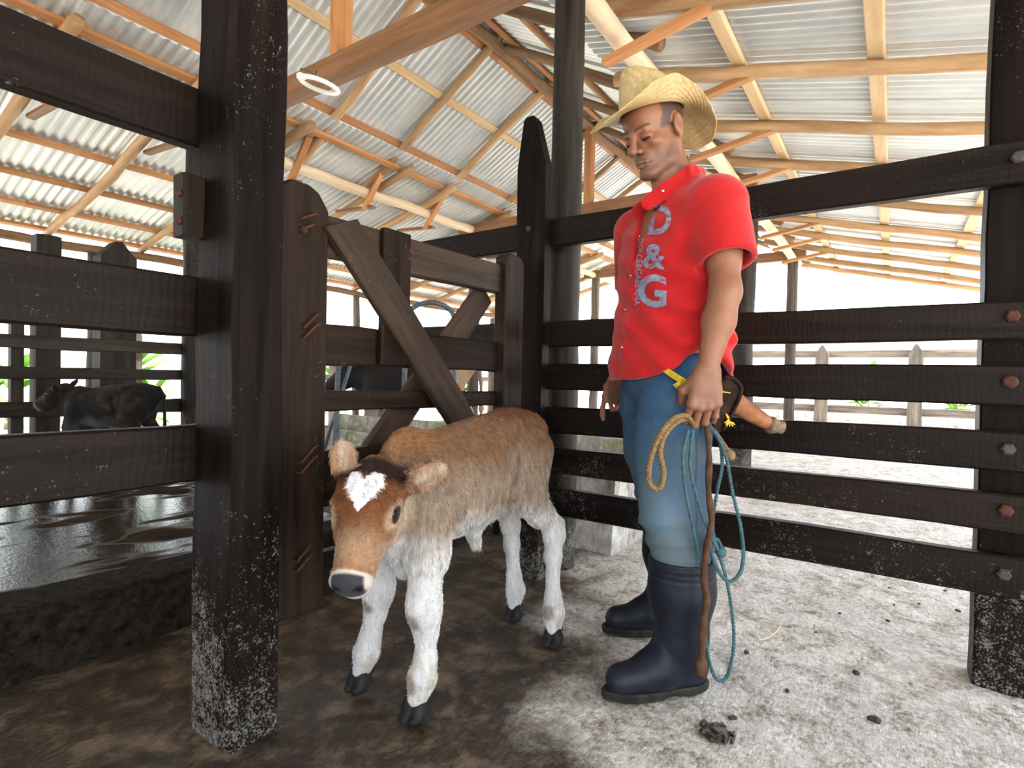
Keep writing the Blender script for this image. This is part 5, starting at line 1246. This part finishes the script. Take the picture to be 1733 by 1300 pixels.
# ------------------------------------------------------------------ fur
def fur_mat():
    m, nt, bs = mat_new('calf_fur'); at = N(nt, 'ShaderNodeAttribute'); at.attribute_name = 'coat'
    nt.links.new(at.outputs['Color'], bs.inputs['Base Color']); setp(bs, Roughness=0.65); bs.inputs['Specular IOR Level'].default_value = 0.2; return m
M['fur'] = fur_mat()
def add_fur(root, n, length_fn, comb_fn, seed=1, radius=0.00042):
    body = [c for c in root.children if c.name.startswith('body')][0]; me = body.data; rs = np.random.RandomState(seed)
    nv = len(me.vertices); co = np.zeros(nv*3, np.float32); me.vertices.foreach_get('co', co); co = co.reshape(-1, 3)
    nr = np.zeros(nv*3, np.float32); me.vertices.foreach_get('normal', nr); nr = nr.reshape(-1, 3)
    cl = np.zeros(nv*4, np.float32); me.color_attributes['coat'].data.foreach_get('color', cl); cl = cl.reshape(-1, 4)
    idx = rs.randint(0, nv, n); P0 = co[idx]+rs.normal(0, 0.0012, (n, 3)); Nn = nr[idx]; C_ = cl[idx].copy()
    L = length_fn(P0); keep = L > 0.0005; P0, Nn, C_, L = P0[keep], Nn[keep], C_[keep], L[keep]; n = len(P0)
    L = L*rs.uniform(0.6, 1.25, n)
    D_ = comb_fn(P0); D_ = D_+0.18*rs.normal(0, 1, (n, 3)); D_ -= Nn*np.sum(D_*Nn, 1)[:, None]*0.95; D_ /= np.maximum(np.linalg.norm(D_, axis=1), 1e-4)[:, None]
    clump = (nz2(P0*np.array([2.2, 2.2, 0.5]), 55.0)-0.5); D_ += Nn*(0.28+0.5*clump)[:, None]; D_ /= np.linalg.norm(D_, axis=1)[:, None]
    pts = np.stack([P0-Nn*0.001, P0+D_*L[:, None]*0.45+Nn*L[:, None]*0.05, P0+D_*L[:, None]-Nn*L[:, None]*0.08], 1).astype(np.float32)
    C_[:, :3] *= (0.85+0.5*rs.rand(n))[:, None]*(1+1.7*clump)[:, None]
    hc = bpy.data.hair_curves.new('fur'); hc.add_curves([3]*n)
    hc.attributes['position'].data.foreach_set('vector', pts.ravel()) if 'position' in hc.attributes else hc.position_data.foreach_set('vector', pts.ravel())
    ra = hc.attributes.get('radius') or hc.attributes.new('radius', 'FLOAT', 'POINT')
    ra.data.foreach_set('value', np.tile(np.array([1.0, 0.8, 0.25], np.float32)*radius, n))
    at = hc.attributes.new('coat', 'FLOAT_COLOR', 'CURVE'); at.data.foreach_set('color', np.clip(C_, 0, 1).astype(np.float32).ravel())
    hc.materials.append(M['fur']); o = bpy.data.objects.new('fur', hc); place(o, WM[root.name], root); o['kind'] = 'stuff'
    return o
def calf_len(P):
    x, y, z = P.T; h = calfH.inv(P); L = np.full(len(P), 0.014)
    L = np.where(z < 0.42, 0.006, L); L = np.where((z < 0.5) & (z > 0.34) & (np.abs(x+0.03) < 0.07) & (np.abs(y) < 0.06), 0.034, L)
    head = (np.linalg.norm((h-np.array([0.12, 0, -0.05]))*np.array([0.6, 1, 1]), axis=1) < 0.115)
    L = np.where(head, 0.006, L); L = np.where(head & (h[:, 0] < 0.09) & (h[:, 2] > -0.03), 0.011, L)
    L = np.where(head & (h[:, 0] > 0.245), 0.0, L); L = np.where(head & (np.sqrt(((h[:, 0]-0.103)/1.4)**2+(h[:, 2]+0.026)**2) < 0.017) & (np.abs(h[:, 1]) > 0.045), 0, L)
    L = np.where((x < -0.43) & (z < 0.45), 0.05, L); L = np.where(z < 0.055, 0.0, L)
    return L
def calf_comb(P):
    x, y, z = P.T; D_ = np.stack([np.full(len(P), -0.35), np.zeros(len(P)), np.full(len(P), -1.0)], 1)
    top = sstep(0.70, 0.80, z)[:, None]; D_ = D_*(1-top)+np.array([-0.9, 0, -0.25])[None]*top
    h = calfH.inv(P); head = (np.linalg.norm((h-np.array([0.12, 0, -0.05]))*np.array([0.6, 1, 1]), axis=1) < 0.115)
    hd = np.stack([np.where(h[:, 0] < 0.09, 0.55, -0.8), np.sign(h[:, 1])*0.75, np.zeros(len(P))], 1)@calfH.R.T
    return np.where(head[:, None], hd, D_)
add_fur(calf, 150000, calf_len, calf_comb)

# ------------------------------------------------------------------ dark calf in the pen behind the left fence
def dark_colors(P, H_, ears):
    x, y, z = P.T; n = nz2(P, 20.0)-0.5; nb = nz2(P, 6.0)-0.5
    c = mixa(np.array([0.006, 0.0045, 0.004]), np.array([0.028, 0.020, 0.016]), sstep(0.0, 0.25, nb+0.3*n))
    c = mixa(c, np.array([0.15, 0.15, 0.155]), 0.7*sstep(0.54, 0.42, z+0.15*nb)*sstep(0.30, 0.05, np.abs(x-0.05)))
    c = mixa(c, np.array([0.13, 0.075, 0.045]), 0.8*sstep(0.40, 0.2, z))
    h = H_.inv(P); c = mixa(c, np.array([0.16, 0.15, 0.15]), 0.8*sstep(0.235, 0.26, h[:, 0])*(np.abs(h[:, 1]) < 0.07)*(np.abs(h[:, 2]+0.05) < 0.07))
    return c
dlegs = [[tuple(p) if len(p) == 3 else p for p in L] for L in calf_legs]
dR = ortho((0.80, 0.10, -0.59), (-0.10, 0.99, 0))
dark, _dh = cattle('calf', (1.53, 4.36, 0.186), math.atan2(0.82, -0.57), dlegs, dR, (0.43, 0.0, 0.80), [((0.43, 0.07, 0.755), (0.37, 0.155, 0.80), (0.6, 0.5, 0.6), 0.055), ((0.44, -0.06, 0.755), (0.42, -0.15, 0.84), (0.6, -0.5, 0.5), 0.055)],
                   dark_colors, 0.007, 'dark brown calf in the pen behind the wide left rails', 'calf', scale=0.80, tail=tail, eyes=True)
def cow_colors(P, H_, ears):
    x, y, z = P.T; nb = nz2(P, 5.0)-0.5
    c = mixa(np.array([0.014, 0.012, 0.012]), np.array([0.30, 0.19, 0.115]), sstep(0.02, -0.10, x+0.2*nb))
    return mixa(c, np.array([0.45, 0.40, 0.36]), 0.6*sstep(0.46, 0.38, z+0.1*nb))
cow, _ch = cattle('cow', (4.02, 3.95, 0.0), math.atan2(0.80, -0.60), calf_legs, ortho((0.75, 0.0, -0.66), (0, 1, 0)), (0.44, 0.0, 0.74), [((0.43, 0.07, 0.70), (0.40, 0.165, 0.70), (0.6, 0.2, 0.7), 0.055), ((0.43, -0.07, 0.70), (0.40, -0.165, 0.70), (0.6, -0.2, 0.7), 0.055)],
                  cow_colors, 0.008, 'black and tan cow standing behind the concrete trough beyond the gate', 'cow', scale=1.45, tail=tail, navel=False)

# ------------------------------------------------------------------ concrete trough
def trough_mesh():
    u0, u1, v0, v1, zf, zb = 2.70, 3.22, 1.19, 4.1, 0.50, 0.575
    tw_, bt = 0.085, 0.16; taper = 0.03
    mb = MB(); nv_ = 24
    prof = [(u0+taper, -0.01), (u0, zf-0.03), (u0+0.01, zf), (u0+tw_, zf), (u0+tw_+0.05, bt), (u1-tw_-0.05, bt), (u1-tw_, zb), (u1-0.01, zb), (u1, zb-0.03), (u1-taper, -0.01)]
    n = len(prof)
    for i in range(nv_+1):
        v = v0+(v1-v0)*i/nv_
        for k, (u_, z) in enumerate(prof):
            solid = i < 1 or i > nv_-1
            if solid and k in (4, 5): z = zf-0.02
            dv = (0.03 if z < 0.1 and i == 0 else 0.0)
            mb.v.append((u_+0.006*noise.noise(Vector((v*4, k*3.1, 0))), v+dv, z+0.006*noise.noise(Vector((v*3, k*1.7, 4)))))
    for i in range(nv_):
        for k in range(n-1): mb.f.append((i*n+k, i*n+k+1, (i+1)*n+k+1, (i+1)*n+k))
    mb.f.append(tuple(range(n))); mb.f.append(tuple(reversed(range(nv_*n, (nv_+1)*n))))
    me = mb.mesh('trough'); bm = bmesh.new(); bm.from_mesh(me); bmesh.ops.recalc_face_normals(bm, faces=bm.faces); bm.to_mesh(me); bm.free(); return me
o = mesh_obj('feed_trough', trough_mesh(), 'trough'); tag(o, 'long mossy concrete feed trough behind the corner column', 'trough')
# metal stakes leaning by the trough and a bent pipe arch behind it
mb = MB(); mb.tube([(2.62, 3.40, 0.0), (2.62, 3.40, 0.10), (2.625, 3.40, 0.62), (2.63, 3.40, 1.02)], [0.006, 0.028, 0.022, 0.018], 10)
o = mesh_obj('metal_stake', mb.mesh('stake', True), 'steel'); tag(o, 'upright grey steel stake with a pointed foot in front of the trough', 'stake')
mb = MB(); mb.tube([(2.60, 3.62, 0.0), (2.62, 3.50, 0.45), (2.66, 3.28, 1.04)], [0.013, 0.013, 0.013], 8)
o = mesh_obj('metal_rod', mb.mesh('rod', True), 'steel'); tag(o, 'thin steel rod leaning against the upright stake', 'rod')
mb = MB()
arc = [(3.60, 3.70, 0.0), (3.60, 3.70, 0.8), (3.61, 3.69, 1.40)]+[(3.735-0.125*math.cos(a), 3.51+0.18*math.cos(a), 1.45+0.16*math.sin(a)) for a in np.linspace(0.25, math.pi-0.25, 12)]+[(3.86, 3.33, 1.40), (3.87, 3.32, 0.8), (3.87, 3.32, 0.0)]
mb.tube(arc, 0.024, 10)
o = mesh_obj('pipe_arch', mb.mesh('arch', True), 'steel'); tag(o, 'bent grey pipe arch rising behind the gate', 'pipe')

# ------------------------------------------------------------------ fence at the back of the left pen
bf = empty('back_fence', (1.4, 4.95, 0.19)); tag(bf, 'weathered plank fence with wide posts behind the dark calf', 'fence')
M['backw'] = wood_mat('back_fence_wood', (0.016, 0.013, 0.011), (0.075, 0.06, 0.05), 0.7, grain=18)
def pointed_post(x, y, w, t, z1, parent, mat='backw', z0=0.15, pt=0.12):
    mb = MB(); zc = (z0+z1)/2
    pr = [(-w/2, z0), (w/2, z0), (w/2, z1-pt), (0.02, z1), (-0.02, z1), (-w/2, z1-pt)]; n = len(pr)
    mb.v = [(z-zc, -t/2, a) for a, z in pr]+[(z-zc, t/2, a) for a, z in pr]; mb.f = [tuple(range(n)), tuple(reversed(range(n, 2*n)))]+[(k, k+n, (k+1) % n+n, (k+1) % n) for k in range(n)]
    me = mb.mesh('post'); bm = bmesh.new(); bm.from_mesh(me); bmesh.ops.recalc_face_normals(bm, faces=bm.faces); bm.to_mesh(me); bm.free()
    return mesh_obj('post', me, mat, parent, Matrix(((0, 0, 1, x), (0, 1, 0, y), (1, 0, 0, zc), (0, 0, 0, 1))))
pointed_post(1.76, 5.0, 0.24, 0.16, 1.92, bf); pointed_post(1.335, 5.0, 0.14, 0.14, 1.88, bf, pt=0.005); pointed_post(1.18, 5.02, 0.07, 0.07, 1.30, bf, pt=0.005)
pointed_post(-0.2, 5.0, 0.2, 0.16, 1.9, bf); pointed_post(0.7, 5.0, 0.14, 0.14, 1.5, bf, pt=0.005)
for z, w in ((1.115, 0.095), (0.90, 0.085), (0.645, 0.11)):
    board('rail', (-1.2, 4.93, z), (2.22, 4.93, z), w, 0.035, 'backw', bf, rough=0.008)
board('rail', (0.2, 5.09, 1.75), (2.2, 5.09, 1.70), 0.05, 0.04, 'backw', bf)
# second, farther fence along the eave line
ff = empty('far_fence', (5.0, 8.4, 0)); tag(ff, 'old grey rail fence outside the low eave beyond the gate', 'fence')
for u in np.arange(0.0, 13.0, 1.6): pointed_post(float(u), 8.4, 0.12, 0.12, 1.5, ff, 'oldpost', z0=-0.04)
for z in (0.45, 0.85, 1.25): board('rail', (-0.4, 8.33, z), (13.0, 8.33, z), 0.11, 0.035, 'oldpost', ff, rough=0.01)
# yard fence on the right
yf = empty('yard_fence', (14.6, 0.5, 0)); tag(yf, 'grey picket and rail fence across the yard beyond the barn end', 'fence')
for v in (3.1, 1.35, -0.40, -2.1, -3.8, -5.5): pointed_post(14.55, v, 0.26, 0.2, 1.80, yf, 'oldpost', z0=-0.05, pt=0.2)
for pch in list(yf.children): pch.matrix_basis = pch.matrix_basis @ Matrix.Rotation(math.pi/2, 4, 'X')
for z in (1.60, 0.34): board('rail', (14.68, -6.5, z), (14.68, 4.5, z), 0.17, 0.06, 'oldpost', yf, rough=0.012)
mbw = MB(); mbw.box((16.3, -1.0, 0.10), (0.3, 14.0, 0.30)); o = mesh_obj('yard_kerb', mbw.mesh('kerb'), 'trough'); tag(o, 'low whitish concrete kerb behind the yard fence', 'kerb', kind='structure')

# ------------------------------------------------------------------ circular lamp tube hanging under the near tie beam
lr = empty('ring_lamp', (2.205, 3.083, 2.796)); tag(lr, 'white circular fluorescent tube hanging by a wire under the brown tie beam', 'lamp')
mb = MB(); R_ = 0.118; ns = 40; ax1 = Vector((0.56, -0.80, -0.22)).normalized(); ax2 = Vector((0.80, 0.56, 0.12)); ax2 = (ax2-ax1*ax2.dot(ax1)).normalized()
mb.tube([Vector((2.205, 3.083, 2.796))+ax1*R_*math.cos(2*math.pi*i/ns)+ax2*R_*math.sin(2*math.pi*i/ns) for i in range(ns+1)], 0.0145, 12, caps=False)
mesh_obj('tube', mb.mesh('tube', True), 'tube', lr, Matrix.Identity(4))
mb = MB(); c0 = Vector((2.205, 3.083, 2.796))-ax1*R_*0.72-ax2*R_*0.70
mb.box(c0, (0.045, 0.035, 0.03)); mesh_obj('socket', mb.mesh('socket'), 'tube', lr, Matrix.Identity(4))
mb = MB(); mb.tube(spline([c0, c0+Vector((0.0, 0.0, 0.05)), Vector((2.25, 3.20, 2.92)), Vector((2.298, 3.25, 2.98))], 5), 0.003, 6)
mesh_obj('wire', mb.mesh('wire', True), 'wire', lr, Matrix.Identity(4))

# ------------------------------------------------------------------ dung and straw on the floor
def floor_pt(x, y):
    d = cray(x, y); t = -HC/d.z; return Vector((0, 0, HC))+d*t
def clump(x, y, r, label, group=None, h=0.5, n=5, seed=0):
    rr = random.Random(seed*7+int(x)); c = floor_pt(x, y); F2 = Field(np.linspace(-r*1.8, r*1.8, 22), np.linspace(-r*1.8, r*1.8, 22), np.linspace(-r*0.4, r*1.2, 12))
    for k in range(n):
        a = rr.uniform(0, 6.28); q = rr.uniform(0, 0.8)*r; F2.ell((q*math.cos(a), q*math.sin(a), 0.1*r), (r*rr.uniform(0.35, 0.7), r*rr.uniform(0.35, 0.7), r*h*rr.uniform(0.6, 1.1)), None, r*0.2)
    V, Q = F2.surface(); o = mesh_obj('dung_clump', np_mesh('clump', V, Q, None, 1), 'dung', None, Matrix.Translation((c.x, c.y, 0.0)))
    tag(o, label, 'dung', group); return o
def pat(x, y, label):
    rr = random.Random(5); c = floor_pt(x, y); F2 = Field(np.arange(-0.09, 0.09, 0.0024), np.arange(-0.09, 0.09, 0.0024), np.arange(-0.006, 0.024, 0.0024))
    F2.ell((0, 0, 0.0), (0.042, 0.034, 0.006), None, 0.004)
    for k in range(46):
        a = rr.uniform(0, 6.28); q = 0.05*math.sqrt(rr.random()); r_ = rr.uniform(0.004, 0.011)*(1-0.5*q/0.05)
        F2.ell((q*math.cos(a), q*math.sin(a), 0.002), (r_*rr.uniform(1, 1.7), r_, r_*rr.uniform(0.6, 1.1)), None, 0.005)
    V, Q = F2.surface(); o = mesh_obj('dung_pat', np_mesh('pat', V, Q, None, 1), 'dung', None, Matrix.Translation((c.x, c.y, 0.0))); tag(o, label, 'dung')
pat(1212, 1240, 'wet splattered dung pat on the floor in front of the near boot')
clump(1240, 1215, 0.012, 'small dark dung lump beside the wet dung pat', h=0.6, seed=3)
for i, (x, y, r) in enumerate(((1448, 1138, 0.014), (1263, 1104, 0.012), (1502, 1051, 0.009), (1422, 1038, 0.007), (1505, 995, 0.006), (1512, 1024, 0.007), (1333, 1170, 0.009), (1480, 1218, 0.018), (1622, 1034, 0.010), (1555, 1022, 0.007), (1600, 1000, 0.008), (1380, 1070, 0.006))):
    clump(x, y, r, 'small dry dung crumb lying on the pale concrete under the rails', 'dung crumbs on the pale concrete', h=0.6, seed=i)
mb = MB(); p_ = [floor_pt(x, y)+Vector((0, 0, 0.008)) for x, y in ((1282, 1087), (1300, 1083), (1316, 1070), (1324, 1055))]; mb.tube(spline(p_, 4), 0.0022, 6)
M['strawbit'] = plain('dry_straw', (0.62, 0.50, 0.28), 0.7)
o = mesh_obj('straw_stalk', mb.mesh('stalk', True), 'strawbit'); tag(o, 'single bent straw stalk lying on the concrete behind the boots', 'straw')

# ------------------------------------------------------------------ plants outside
def leaf_mesh(L, w, droop):
    vs_, fs = [], []; n = 8
    for i in range(n+1):
        t = i/n; x = L*t; z = L*0.35*t-droop*t*t; ww = w*math.sin(math.pi*min(1, 0.08+t*0.92))**0.7
        vs_ += [(x, -ww, z-0.12*ww), (x, 0, z+0.03), (x, ww, z-0.12*ww)]
    for i in range(n):
        for k in range(2): fs.append((i*3+k, (i+1)*3+k, (i+1)*3+k+1, i*3+k+1))
    return make_mesh('leaf', vs_, fs, True)
LEAVES = [leaf_mesh(1.3, 0.20, 0.9), leaf_mesh(1.0, 0.16, 0.4), leaf_mesh(0.45, 0.09, 0.2)]
def banana(x, y, h, n, label, group):
    t = empty('banana_plant', (x, y, -0.035)); tag(t, label, 'plant', group)
    log('stem', (x, y, -0.04), (x, y, h), 0.10, 0.06, 'stem', t, 0.02)
    for k in range(n):
        a = k*2.4+x; mesh_obj('leaf', LEAVES[k % 2], 'leaf', t, Matrix.Translation((x, y, h-0.05*k)) @ Matrix.Rotation(a, 4, 'Z') @ Matrix.Rotation(-0.5+0.12*(k % 3), 4, 'Y'))
def shrub(x, y, h, n, label, group):
    t = empty('shrub', (x, y, -0.035)); tag(t, label, 'shrub', group)
    log('stem', (x, y, -0.04), (x, y, h*0.7), 0.03, 0.015, 'stem', t, 0.03)
    rr = random.Random(int(x*10))
    for k in range(n):
        a = rr.uniform(0, 6.28); z = rr.uniform(0.12, 0.9)*h; q = rr.uniform(0.0, 0.35)*h*0.8
        mesh_obj('leaf', LEAVES[2], 'leaf', t, Matrix.Translation((x+q*math.cos(a), y+q*math.sin(a), z)) @ Matrix.Rotation(a, 4, 'Z') @ Matrix.Rotation(rr.uniform(-1.0, 0.3), 4, 'Y'))
for i, (x, y, h) in enumerate(((2.6, 11.2, 0.9), (4.6, 12.0, 1.1), (6.9, 11.4, 1.0), (9.4, 12.4, 1.2))):
    banana(x, y, h, 8, 'broad-leaved banana plant growing outside beyond the old rail fence', 'banana plants outside the barn')
for i, (x, y, h) in enumerate(((3.6, 9.25, 0.75), (5.7, 9.3, 0.7), (8.2, 9.25, 0.8), (1.6, 9.3, 0.7), (11.0, 9.4, 0.8))):
    shrub(x, y, h, 60, 'low leafy green shrub growing outside between the banana plants', 'shrubs outside the barn')
for i, (x, y, h) in enumerate(((20.0, 0.6, 1.5), (21.0, -1.6, 1.3))):
    shrub(x, y, h, 60, 'small leafy bush growing out past the yard kerb', 'bushes past the yard kerb')
